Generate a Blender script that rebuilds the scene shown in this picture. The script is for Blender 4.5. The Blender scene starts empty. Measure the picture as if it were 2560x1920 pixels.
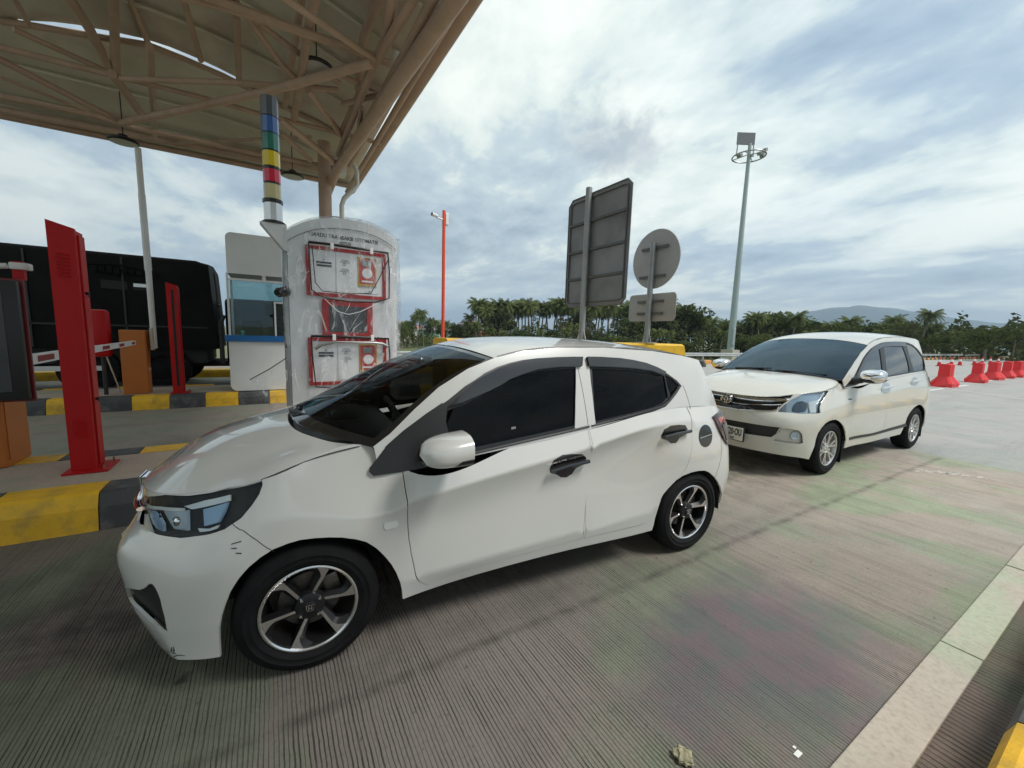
import bpy, bmesh, math, random
import numpy as np
from mathutils import Vector, Matrix
from mathutils.geometry import delaunay_2d_cdt
R=math.radians
sc=bpy.context.scene
COL=sc.collection
# ---------------------------------------------------------------- camera
cd=bpy.data.cameras.new('camera'); cam=bpy.data.objects.new('camera',cd); COL.objects.link(cam)
cd.sensor_width=36; cd.lens=404.35/1024*36; cd.clip_start=.05; cd.clip_end=20000
_f=Vector((-0.84978832,0.51292123,-0.12153856)); _r=Vector((0.51330282,0.85766309,0.0305653)); _u=Vector((-0.11991673,0.03641205,0.99211599))
cam.matrix_world=Matrix(((_r.x,_u.x,-_f.x,0),(_r.y,_u.y,-_f.y,0),(_r.z,_u.z,-_f.z,1.502),(0,0,0,1)))
sc.camera=cam
# ---------------------------------------------------------------- node helpers
class NT:
    def __init__(s,t): s.t=t; t.nodes.clear()
    def n(s,ty,inp=None,**k):
        d=s.t.nodes.new(ty)
        for a,b in k.items(): setattr(d,a,b)
        if inp:
            for a,b in inp.items():
                if isinstance(b,tuple) and len(b)==2 and hasattr(b[0],'outputs'): s.t.links.new(b[0].outputs[b[1]],d.inputs[a])
                elif hasattr(b,'outputs'): s.t.links.new(b.outputs[0],d.inputs[a])
                else: d.inputs[a].default_value=b
        return d
    def m(s,op,a,b=0.0,c=None,clamp=False):
        i={0:a,1:b}
        if c is not None: i[2]=c
        return s.n('ShaderNodeMath',i,operation=op,use_clamp=clamp)
    def vm(s,op,a,b=None,sc_=None):
        i={0:a}
        if b is not None: i[1]=b
        if sc_ is not None: i['Scale']=sc_
        return s.n('ShaderNodeVectorMath',i,operation=op)
    def mix(s,f,a,b): return s.n('ShaderNodeMixRGB',{0:f,1:a,2:b})
    def ramp(s,f,pts):
        d=s.n('ShaderNodeValToRGB',{0:f}); e=d.color_ramp.elements
        while len(e)<len(pts): e.new(.5)
        for q,(p,c) in zip(e,pts): q.position=p; q.color=c if len(c)==4 else tuple(c)+(1,)
        return d
    def noise(s,v,scale,detail=3,rough=.5,dist=0): return s.n('ShaderNodeTexNoise',{'Vector':v,'Scale':scale,'Detail':detail,'Roughness':rough,'Distortion':dist})
# ---------------------------------------------------------------- world: daylight sky under a broken cloud deck
SUN_EL,SUN_AZ=R(54),R(38)          # azimuth measured from +X towards +Y
w=bpy.data.worlds.new('World'); sc.world=w; w.use_nodes=True; N=NT(w.node_tree)
sky=N.n('ShaderNodeTexSky',sky_type='NISHITA',sun_disc=False,sun_elevation=SUN_EL,sun_rotation=R(90)-SUN_AZ)
tc=N.n('ShaderNodeTexCoord'); sp=N.n('ShaderNodeSeparateXYZ',{0:(tc,'Generated')})
zc=N.m('MAXIMUM',(sp,2),0.0); zd=N.m('ADD',zc,.16)
pl=N.n('ShaderNodeCombineXYZ',{0:N.m('DIVIDE',(sp,0),zd),1:N.m('DIVIDE',(sp,1),zd),2:0.0})
mp=N.n('ShaderNodeMapping',{'Vector':pl,'Rotation':(0,0,R(28)),'Scale':(.70,.95,1),'Location':(3.1,1.7,0)})
n1=N.noise(mp,.85,10,.60,.25); n2=N.noise(mp,2.4,9,.62,.3); n3=N.noise(pl,.32,4,.5,.2)
f1=N.m('ADD',N.m('MULTIPLY',n1,.68),N.m('MULTIPLY',n2,.32))
rm=N.ramp(f1,[(.37,(.22,.29,.35)),(.44,(.34,.42,.48)),(.482,(.42,.50,.54)),(.51,(.55,.62,.60)),(.57,(.70,.74,.70))])
dk=N.vm('DISTANCE',N.vm('MULTIPLY',N.vm('ADD',(tc,'Generated'),N.vm('SCALE',N.vm('SUBTRACT',(N.noise((tc,'Generated'),7,6,.65),1),(.5,.5,.5)),sc_=.30)),(1,1,2.1)),(-.655,.62,.83))
dkm=N.n('ShaderNodeMapRange',{'Value':(dk,'Value'),'From Min':.03,'From Max':.14,'To Min':.70,'To Max':0.0})
rm=N.mix(dkm,rm,(.26,.31,.37,1))
rb=N.ramp(n3,[(.30,(.72,.80,.90)),(.50,(1,1,1)),(.70,(1.06,1.05,1.02))])
cl=N.n('ShaderNodeMixRGB',{0:1.0,1:rm,2:rb},blend_type='MULTIPLY')
# brighter towards the hidden sun (+X / +Y side), bluish rain-grey low on the left
dt=N.vm('DOT_PRODUCT',(tc,'Generated'),(.05,.95,.28)); br=N.n('ShaderNodeMapRange',{'Value':(dt,'Value'),'From Min':-.6,'From Max':1.0,'To Min':.86,'To Max':1.07})
cl2=N.vm('SCALE',cl,sc_=(br,0))
gap=N.ramp(N.m('ADD',N.m('MULTIPLY',n3,.5),N.m('MULTIPLY',n1,.5)),[(.38,(0,0,0)),(.50,(1,1,1))])
lowb=N.n('ShaderNodeMapRange',{'Value':(sp,2),'From Min':.015,'From Max':.13,'To Min':1.0,'To Max':0.0})
west=N.n('ShaderNodeMapRange',{'Value':(sp,0),'From Min':-.55,'From Max':-.9,'To Min':0.0,'To Max':1.0})
lowm=N.m('MULTIPLY',lowb,west,clamp=True)
cl3=N.mix(N.m('MULTIPLY',lowm,.85),cl2,(.23,.38,.56,1))
skys=N.vm('SCALE',sky,sc_=.10)
cf=N.m('MULTIPLY_ADD',(gap,0),.25,.75)
tot=N.mix(cf,skys,cl3)
bg=N.n('ShaderNodeBackground',{'Color':N.vm('SCALE',tot,sc_=10.0),'Strength':.1})
N.n('ShaderNodeOutputWorld',{'Surface':bg})
# ---------------------------------------------------------------- sun (behind thin cloud) and exposure
ld=bpy.data.lights.new('sun','SUN'); ld.energy=2.3; ld.angle=R(20); ld.color=(1,.965,.91)
so=bpy.data.objects.new('sun',ld); COL.objects.link(so)
_sd=Vector((math.cos(SUN_EL)*math.cos(SUN_AZ),math.cos(SUN_EL)*math.sin(SUN_AZ),math.sin(SUN_EL)))
so.rotation_euler=_sd.to_track_quat('Z','Y').to_euler()
vs=sc.view_settings; vs.view_transform='Standard'; vs.look='None'; vs.exposure=0.58; vs.gamma=1; vs.use_curve_mapping=False
sc.cycles.max_bounces=8; sc.cycles.transparent_max_bounces=24; sc.cycles.volume_bounces=0
# ---------------------------------------------------------------- materials
M={}
def pbr(name,col,rough=.5,metal=0,coat=0,var=0,vs_=3,bump=0,bs=40,dirt=None,ds=2,em=None,alpha=None,back=None,spec=.5,stretch=None):
    m=bpy.data.materials.new(name); m.use_nodes=True; N=NT(m.node_tree); M[name]=m
    tc=N.n('ShaderNodeTexCoord'); vec=(tc,'Object')
    if stretch: vec=N.n('ShaderNodeMapping',{'Vector':vec,'Scale':stretch})
    c=tuple(col)+(1,); cn=None
    if var:
        nz=N.noise(vec,vs_,6,.6)
        cn=N.mix(N.ramp(nz,[(.3,(0,0,0)),(.7,(1,1,1))]),tuple(x*(1-var) for x in col)+(1,),tuple(min(1,x*(1+var)) for x in col)+(1,))
    if dirt:
        nz=N.noise(vec,ds,8,.65); cn=N.mix(N.ramp(nz,[(.50,(0,0,0)),(.68,(1,1,1))]),cn or c,tuple(dirt)+(1,))
    if back: 
        g=N.n('ShaderNodeNewGeometry'); cn=N.mix((g,'Backfacing'),cn or c,tuple(back)+(1,))
    inp={'Base Color':cn or c,'Roughness':rough,'Metallic':metal,'Coat Weight':coat,'Coat Roughness':.03,'Specular IOR Level':spec}
    if em: inp['Emission Color']=tuple(em[:3])+(1,); inp['Emission Strength']=em[3]
    if alpha is not None: inp['Alpha']=alpha
    if bump:
        nb=N.noise(vec,bs,4,.6); inp['Normal']=N.n('ShaderNodeBump',{'Strength':bump,'Distance':.02,'Height':nb})
    b=N.n('ShaderNodeBsdfPrincipled',inp); N.n('ShaderNodeOutputMaterial',{'Surface':b}); return m
def glass(name,tint,refl=1.0,ior=1.5,rough=.0,tr=None,bump=0):
    """thin sheet: tinted see-through plus a Fresnel mirror layer"""
    m=bpy.data.materials.new(name); m.use_nodes=True; N=NT(m.node_tree); M[name]=m
    fr=N.n('ShaderNodeFresnel',{'IOR':ior}); ex={}
    if bump:
        tc=N.n('ShaderNodeTexCoord'); nb=N.noise((tc,'Object'),bump[1],5,.6,bump[2]); bp=N.n('ShaderNodeBump',{'Strength':bump[0],'Distance':.03,'Height':nb}); fr.inputs['Normal']; N.t.links.new(bp.outputs[0],fr.inputs['Normal']); ex={'Normal':bp}
    refl=refl if isinstance(refl,tuple) else (refl,)*3
    gl=N.n('ShaderNodeBsdfGlossy',dict({'Color':refl+(1,),'Roughness':rough},**ex))
    t=N.n('ShaderNodeBsdfTransparent',{'Color':tuple(tint)+(1,)})
    mx=N.n('ShaderNodeMixShader',{0:fr,1:t,2:gl}); N.n('ShaderNodeOutputMaterial',{'Surface':mx}); return m
pbr('white_paint',(.57,.57,.545),.22,0,1.0,var=.015,vs_=1.5,back=(.03,.03,.03))
pbr('white_gloss',(.60,.60,.575),.22,0,1.0)
pbr('cream_paint',(.585,.575,.515),.25,0,1.0,var=.02,vs_=1.5,back=(.03,.03,.03))
pbr('black_gloss',(.012,.012,.013),.12,0,.6)
pbr('black_plastic',(.018,.018,.019),.45,bump=.05,bs=200)
pbr('black_trim',(.014,.014,.015),.35)
pbr('visor_plastic',(.022,.023,.025),.12,0,.5)
pbr('rubber',(.009,.009,.010),.75,spec=.15,var=.35,vs_=9,bump=.1,bs=90)
pbr('interior_dark',(.03,.03,.032),.8,var=.2)
pbr('seat_fabric',(.055,.053,.055),.9,var=.2,vs_=12)
pbr('machined_alloy',(.78,.78,.79),.25,1,var=.06,vs_=20)
pbr('silver_alloy',(.62,.62,.61),.30,.9,.5,var=.05)
pbr('dark_alloy',(.011,.011,.012),.4,0,.0,spec=.35)
pbr('brake_metal',(.16,.15,.14),.4,.9,var=.3,vs_=30)
pbr('chrome',(.82,.83,.85),.06,1)
pbr('lamp_blue',(.30,.46,.62),.12,.3,.5)
pbr('lamp_grey',(.45,.55,.64),.15,.4,.5)
pbr('lens_white',(.78,.82,.81),.12,.2,.8)
pbr('amber_lens',(.32,.05,.015),.15,0,.8)
pbr('tail_red',(.05,.010,.010),.12,0,.8)
pbr('plate_white',(.68,.68,.64),.5,var=.06,vs_=8); pbr('letter_black',(.015,.015,.015),.5); pbr('print_grey',(.18,.18,.18),.6)
glass('tinted_glass',(.030,.032,.035),.60,1.36); glass('windscreen_glass',(.60,.65,.66),(.62,.72,.78),1.27); glass('blue_windscreen_glass',(.10,.13,.17),(.50,.68,.84),1.9)
glass('clear_lens',(.92,.94,.96),1,1.25); glass('booth_glass',(.70,.80,.80),1,1.5)
glass('light_tint_glass',(.22,.23,.23),1,2.9); pbr('lamp_dark',(.07,.10,.13),.15,.5,.6)
# ---------------------------------------------------------------- mesh helpers
def mesh_obj(name,V,F,mats,parent=None,smooth=False,angle=35,mi=None):
    me=bpy.data.meshes.new(name); me.from_pydata([tuple(map(float,v)) for v in V],[],F)
    mats=mats if isinstance(mats,(list,tuple)) else [mats]
    for m in mats: me.materials.append(M[m])
    if mi is not None: me.polygons.foreach_set('material_index',mi)
    if smooth:
        me.polygons.foreach_set('use_smooth',[True]*len(me.polygons)); me.set_sharp_from_angle(angle=R(angle))
    me.update(); o=bpy.data.objects.new(name,me); COL.objects.link(o)
    if parent is not None: o.parent=parent
    return o
class MB:
    """collects shapes, builds ONE mesh object"""
    def __init__(s): s.V=[]; s.F=[]; s.I=[]; s.cur=0
    def add(s,V,F,mi=None):
        b=len(s.V); s.V+=[tuple(v) for v in V]; s.F+=[tuple(i+b for i in f) for f in F]; s.I+=[s.cur if mi is None else mi]*len(F); return s
    def box(s,a,b,bev=0,rot=None,mi=None):
        x0,y0,z0=[min(p,q) for p,q in zip(a,b)]; x1,y1,z1=[max(p,q) for p,q in zip(a,b)]
        if bev:
            e=min(bev,(x1-x0)/2.01,(y1-y0)/2.01,(z1-z0)/2.01); bm=bmesh.new(); bmesh.ops.create_cube(bm,size=1)
            for v in bm.verts: v.co=Vector(((x0+x1)/2+v.co.x*(x1-x0),(y0+y1)/2+v.co.y*(y1-y0),(z0+z1)/2+v.co.z*(z1-z0)))
            bmesh.ops.bevel(bm,geom=bm.edges[:],offset=e,segments=2,affect='EDGES',profile=.5)
            bm.verts.index_update(); Vv=[v.co.copy() for v in bm.verts]; Ff=[[v.index for v in f.verts] for f in bm.faces]; bm.free()
        else:
            Vv=[Vector(p) for p in ((x0,y0,z0),(x1,y0,z0),(x1,y1,z0),(x0,y1,z0),(x0,y0,z1),(x1,y0,z1),(x1,y1,z1),(x0,y1,z1))]
            Ff=[(0,3,2,1),(4,5,6,7),(0,1,5,4),(1,2,6,5),(2,3,7,6),(3,0,4,7)]
        if rot is not None:
            c=Vector(((x0+x1)/2,(y0+y1)/2,(z0+z1)/2)); Vv=[rot@(v-c)+c for v in Vv]
        return s.add(Vv,Ff,mi)
    def tube(s,p,q,r,r2=None,n=12,cap=True,mi=None):
        return s.path([p,q],[r,r if r2 is None else r2],n,cap,mi)
    def path(s,pts,rad,n=10,cap=True,mi=None,flat=1.0):
        pts=[Vector(p) for p in pts]; rad=rad if isinstance(rad,(list,tuple)) else [rad]*len(pts); V=[];F=[]
        t0=(pts[1]-pts[0]).normalized(); up=Vector((0,0,1)) if abs(t0.z)<.9 else Vector((1,0,0)); nx=t0.cross(up).normalized()
        for i,p in enumerate(pts):
            t=(pts[min(i+1,len(pts)-1)]-pts[max(i-1,0)]).normalized(); nx=(nx-t*nx.dot(t)).normalized(); ny=t.cross(nx)
            for k in range(n):
                a=2*math.pi*k/n; V.append(p+nx*math.cos(a)*rad[i]+ny*math.sin(a)*rad[i]*flat)
        for i in range(len(pts)-1):
            for k in range(n): a=i*n+k; b=i*n+(k+1)%n; F.append((a,b,b+n,a+n))
        if cap: F.append(tuple(range(n))[::-1]); F.append(tuple((len(pts)-1)*n+k for k in range(n)))
        return s.add(V,F,mi)
    def lathe(s,o,ax,prof,n=32,mi=None,cap=False):
        """prof = [(radius, height along ax)]"""
        o=Vector(o); ax=Vector(ax).normalized(); up=Vector((0,0,1)) if abs(ax.z)<.9 else Vector((1,0,0)); x=ax.cross(up).normalized(); y=ax.cross(x); V=[];F=[]
        for r,h in prof:
            for k in range(n): a=2*math.pi*k/n; V.append(o+ax*h+(x*math.cos(a)+y*math.sin(a))*r)
        for i in range(len(prof)-1):
            for k in range(n): a=i*n+k; b=i*n+(k+1)%n; F.append((a,b,b+n,a+n))
        if cap: F.append(tuple(range(n))[::-1]); F.append(tuple((len(prof)-1)*n+k for k in range(n)))
        return s.add(V,F,mi)
    def prism(s,poly,d,mi=None,inset=0):
        """planar polygon (3D points) extruded by vector d"""
        d=Vector(d); P=[Vector(p) for p in poly]; n=len(P); V=P+[p+d for p in P]
        F=[tuple(range(n))[::-1],tuple(range(n,2*n))]+[(i,(i+1)%n,(i+1)%n+n,i+n) for i in range(n)]
        return s.add(V,F,mi)
    def quad(s,*p,mi=None): return s.add(p,[tuple(range(len(p)))],mi)
    def grid(s,P,mi=None,close=False):
        r=len(P); c=len(P[0]); V=[p for row in P for p in row]; F=[]
        for i in range(r-1):
            for j in range(c-1+(1 if close else 0)): a=i*c+j; b=i*c+(j+1)%c; F.append((a,b,b+c,a+c))
        return s.add(V,F,mi)
    def build(s,name,mats,parent=None,smooth=False,angle=35,off=None):
        V=s.V
        if off is not None: V=[tuple(a-b for a,b in zip(v,off)) for v in V]
        o=mesh_obj(name,V,s.F,mats,parent,smooth,angle,s.I)
        if off is not None and parent is None: o.location=off
        return o
def tag(o,label=None,cat=None,group=None,kind=None):
    for k,v in (('label',label),('category',cat),('group',group),('kind',kind)):
        if v: o[k]=v
    return o
def thing(name,loc,label,cat,group=None,rz=0):
    o=bpy.data.objects.new(name,None); COL.objects.link(o); o.location=loc; o.rotation_euler=(0,0,rz); o.empty_display_size=.2
    return tag(o,label,cat,group)
def dup(o,loc=None,rz=None,scale=None,label=None,group=None):
    kids={}
    for q in bpy.data.objects:
        if q.parent: kids.setdefault(q.parent,[]).append(q)
    def cp(a,par):
        c=a.copy(); COL.objects.link(c); c.parent=par
        for k in kids.get(a,[]): cp(k,c)
        return c
    c=cp(o,None)
    if loc is not None: c.location=loc
    if rz is not None: c.rotation_euler.z=rz
    if scale is not None: c.scale=(scale,)*3 if not isinstance(scale,tuple) else scale
    if label: c['label']=label
    if group: c['group']=group
    return c
def text_mesh(name,s,size,mat,parent,origin,xdir,ydir,extrude=.001,align='CENTER',sx=1.0,bold=0.0):
    """lettering as a real mesh lying in the plane (xdir, ydir)"""
    cu=bpy.data.curves.new('lettering','FONT'); cu.body=s; cu.size=size; cu.extrude=extrude; cu.align_x=align; cu.align_y='CENTER'; cu.offset=bold; cu.resolution_u=3
    t=bpy.data.objects.new('lettering',cu); COL.objects.link(t); bpy.context.view_layer.update()
    me=bpy.data.meshes.new_from_object(t.evaluated_get(bpy.context.evaluated_depsgraph_get()))
    x=Vector(xdir).normalized(); y=Vector(ydir).normalized(); z=x.cross(y); O=Vector(origin)
    for v in me.vertices: c=v.co.copy(); v.co=O+x*c.x*sx+y*c.y+z*c.z
    bpy.data.objects.remove(t); me.materials.clear(); me.materials.append(M[mat]); o=bpy.data.objects.new(name,me); COL.objects.link(o)
    if parent is not None: o.parent=parent
    return o
# ---------------------------------------------------------------- car body surfaces (pure numpy)
def _nat(k, y_n):
    """operator giving second derivatives of the natural cubic spline through knots k"""
    n=len(k); A=np.zeros((n,n)); B=np.zeros((n,n)); A[0,0]=A[-1,-1]=1
    for i in range(1,n-1):
        h0=k[i]-k[i-1]; h1=k[i+1]-k[i]
        A[i,i-1]=h0; A[i,i]=2*(h0+h1); A[i,i+1]=h1
        B[i,i-1]=6/h0; B[i,i]=-6/h0-6/h1; B[i,i+1]=6/h1
    return np.linalg.solve(A,B)
class Axis:
    def __init__(s,k,sharp=()):
        s.k=np.array(k,float); n=len(k); cuts=[0]+[c for c in sharp if 0<c<n-1]+[n-1]
        s.n=n; s.seg=[(a,b,_nat(s.k[a:b+1],None) if b-a>1 else np.zeros((b-a+1,b-a+1))) for a,b in zip(cuts,cuts[1:])]
    def w(s,u):
        u=np.clip(np.asarray(u,float),0,s.n-1-1e-9); W=np.zeros((len(u),s.n))
        for q,x in enumerate(u):
            i=int(x); h=s.k[i+1]-s.k[i]; t=(x-i)*h
            for a,b,M in s.seg:
                if a<=i<b: break
            A_=(h-t)/h; B_=t/h
            W[q,i]+=A_; W[q,i+1]+=B_
            W[q,a:b+1]+=((A_**3-A_)*M[i-a]+(B_**3-B_)*M[i+1-a])*h*h/6
        return W
class Patch:
    """tensor spline surface: net[row][col]=(a,l,z); u runs along columns, v along rows; result (l,a,z)"""
    def __init__(s,net,su=(),sv=()):
        N=np.array(net,float); s.N=N[:,:,[1,0,2]]
        du=np.linalg.norm(np.diff(s.N,axis=1),axis=2).mean(0)+1e-3; dv=np.linalg.norm(np.diff(s.N,axis=0),axis=2).mean(1)+1e-3
        s.U=Axis(np.r_[0,np.cumsum(du)],su); s.V=Axis(np.r_[0,np.cumsum(dv)],sv)
        s.nu=N.shape[1]-1; s.nv=N.shape[0]-1; s.du=du; s.dv=dv
    def __call__(s,u,v):
        return np.einsum('qr,qc,rck->qk',s.V.w(v),s.U.w(u),s.N)
    def met(s,u,v):   # index params -> metres in the flat
        return np.c_[np.interp(u,range(s.nu+1),s.U.k),np.interp(v,range(s.nv+1),s.V.k)]
    def unmet(s,p):
        return np.interp(p[:,0],s.U.k,range(s.nu+1)),np.interp(p[:,1],s.V.k,range(s.nv+1))
class Side:
    """greenhouse side as a height field l=f(a,z)"""
    def __init__(s,B,Z,k1,k2): s.B=np.array(B); s.Z=np.array(Z); s.k=(k1,k2); s.nb=Axis(s.B[:,0]); s.nz=Axis(s.Z[:,0])
    def _i(s,ax,T,a):
        a=np.clip(a,T[0,0],T[-1,0]); return ax.w(np.interp(a,T[:,0],range(len(T))))@T[:,1]
    def zb(s,a): return s._i(s.nz,s.Z,a)
    def __call__(s,a,z):
        a=np.asarray(a,float); z=np.asarray(z,float); h=z-s.zb(a)
        return np.c_[s._i(s.nb,s.B,a)-s.k[0]*h-s.k[1]*h*np.abs(h),a,z]
    def met(s,a,z): return np.c_[a,z]
    def unmet(s,p): return p[:,0],p[:,1]
class Ruled:
    """surface across the car: side curve (a,l,z) list and centre curve (a,z) list, t=0 centre..1 side, rows s"""
    def __init__(s,side,cen,pw=2.2):
        S=np.array(side,float); Cc=np.array(cen,float); n=len(S); s.n=n-1
        s.S=S; s.C=Cc; s.A=Axis(np.r_[0,np.cumsum(np.linalg.norm(np.diff(S,axis=0),axis=1)+1e-3)]); s.pw=pw
    def __call__(s,t,v):
        t=np.asarray(t,float); W=s.A.w(v); S=W@s.S; Cc=W@s.C; k=np.abs(t)**s.pw
        return np.c_[S[:,1]*t, Cc[:,0]+(S[:,0]-Cc[:,0])*k, Cc[:,1]+(S[:,2]-Cc[:,1])*k]
    def met(s,t,v): return np.c_[np.asarray(t)*.6,np.asarray(v)*.25]
    def unmet(s,p): return p[:,0]/.6,p[:,1]/.25

def _cols(*c): return [[p[r] for p in c] for r in range(len(c[0]))]
def _c(a,*lz): return [(a,l,z) for l,z in lz]

BR=dict(
 wrap=_cols(
  [(-.68,0,.17),(-.73,0,.30),(-.755,0,.46),(-.75,0,.58),(-.72,0,.64),(-.70,0,.755)],
  [(-.655,.3,.165),(-.71,.3,.30),(-.74,.3,.46),(-.73,.3,.57),(-.68,.3,.63),(-.66,.3,.765)],
  [(-.61,.52,.16),(-.67,.51,.30),(-.70,.50,.46),(-.685,.5,.57),(-.60,.5,.63),(-.56,.49,.785)],
  [(-.49,.72,.16),(-.55,.675,.28),(-.59,.635,.44),(-.56,.62,.57),(-.49,.60,.635),(-.44,.585,.80)],
  [(-.40,.775,.17),(-.42,.765,.30),(-.43,.745,.46),(-.40,.725,.57),(-.36,.70,.66),(-.30,.665,.83)],
  [(-.30,.81,.18),(-.30,.82,.32),(-.30,.815,.47),(-.29,.795,.59),(-.23,.775,.71),(-.17,.735,.87)],
  [(0,.83,.2),(0,.84,.33),(0,.84,.48),(0,.832,.60),(0,.81,.73),(0,.722,.925)],
  [(.25,.825,.21),(.25,.83,.33),(.25,.838,.50),(.25,.84,.61),(.25,.835,.68),(.25,.69,.965)],
  [(.44,.80,.215),(.44,.820,.31),(.44,.824,.49),(.44,.830,.61),(.44,.848,.713),(.42,.785,.855)],
  _c(.95,(.80,.24),(.823,.325),(.819,.50),(.823,.68),(.850,.795),(.80,.905)),
  _c(1.48,(.80,.235),(.824,.345),(.819,.52),(.822,.75),(.851,.87),(.802,.965)),
  _c(1.95,(.80,.22),(.824,.38),(.819,.54),(.823,.81),(.845,.945),(.792,1.03)),
  _c(2.25,(.80,.22),(.82,.38),(.835,.55),(.842,.76),(.825,.955),(.772,1.045)),
  _c(2.6,(.80,.23),(.815,.37),(.83,.55),(.822,.75),(.785,.93),(.732,1.03)),
  [(2.85,.735,.26),(2.88,.745,.37),(2.895,.755,.52),(2.87,.742,.73),(2.835,.715,.90),(2.79,.675,1.01)],
  [(2.98,.5,.26),(3.03,.5,.37),(3.05,.5,.52),(2.99,.5,.73),(2.96,.5,.9),(2.92,.47,.995)],
  [(3.02,0,.26),(3.07,0,.37),(3.08,0,.52),(3.04,0,.73),(3.01,0,.9),(2.98,0,.99)]),
 su=(3,),sv=(1,4),
 hood=_cols(
  [(-.70,0,.755),(-.52,0,.885),(-.30,0,.965),(-.08,0,1.015)],
  [(-.66,.3,.765),(-.49,.27,.88),(-.28,.24,.958),(-.075,.2,1.008)],
  [(-.56,.49,.785),(-.43,.43,.87),(-.25,.37,.94),(-.055,.33,1.0)],
  [(-.44,.585,.80),(-.34,.53,.86),(-.19,.48,.93),(-.02,.42,.99)],
  [(-.30,.665,.83),(-.22,.61,.885),(-.10,.56,.935),(.03,.49,.98)],
  [(-.17,.735,.87),(-.11,.685,.912),(-.02,.635,.948),(.09,.56,.97)],
  [(0,.722,.925),(.03,.695,.943),(.08,.66,.957),(.15,.61,.965)],
  [(.25,.69,.965),(.255,.683,.967),(.262,.673,.968),(.27,.66,.965)]),
 G=dict(B=[(.0,.76),(.26,.765),(.44,.785),(.75,.797),(1.2,.803),(1.6,.802),(1.95,.792),(2.25,.772),(2.6,.732),(2.79,.675),(3.0,.58)],
        Z=[(.0,.85),(.26,.85),(.42,.855),(.62,.872),(.95,.905),(1.48,.965),(1.95,1.03),(2.25,1.045),(2.6,1.03),(2.79,1.01),(3.0,1.0)],k1=.25,k2=.28),
 cant=[(.28,.965),(.36,1.02),(.48,1.125),(.61,1.225),(.78,1.315),(.94,1.37),(1.12,1.41),(1.35,1.432),(1.7,1.437),(2.1,1.42),(2.4,1.39),(2.62,1.355)],
 ihead=5, wsc=[(-.07,1.01),(.05,1.07),(.24,1.17),(.45,1.27),(.68,1.36),(.86,1.418)],
 roofc=[(.86,1.418),(1.04,1.46),(1.3,1.487),(1.7,1.49),(2.1,1.47),(2.42,1.435),(2.70,1.395)],
 rear=[(2.62,1.355),(2.68,1.22),(2.745,1.10),(2.79,1.01)],
 rearc=[(2.70,1.395),(2.80,1.24),(2.90,1.11),(2.975,.99)],
 wb=2.405, wr=.292, rim=.192, arch=[(.035,.265,.355),(2.425,.265,.345)], wl=.80, tw=.185,
)
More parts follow.
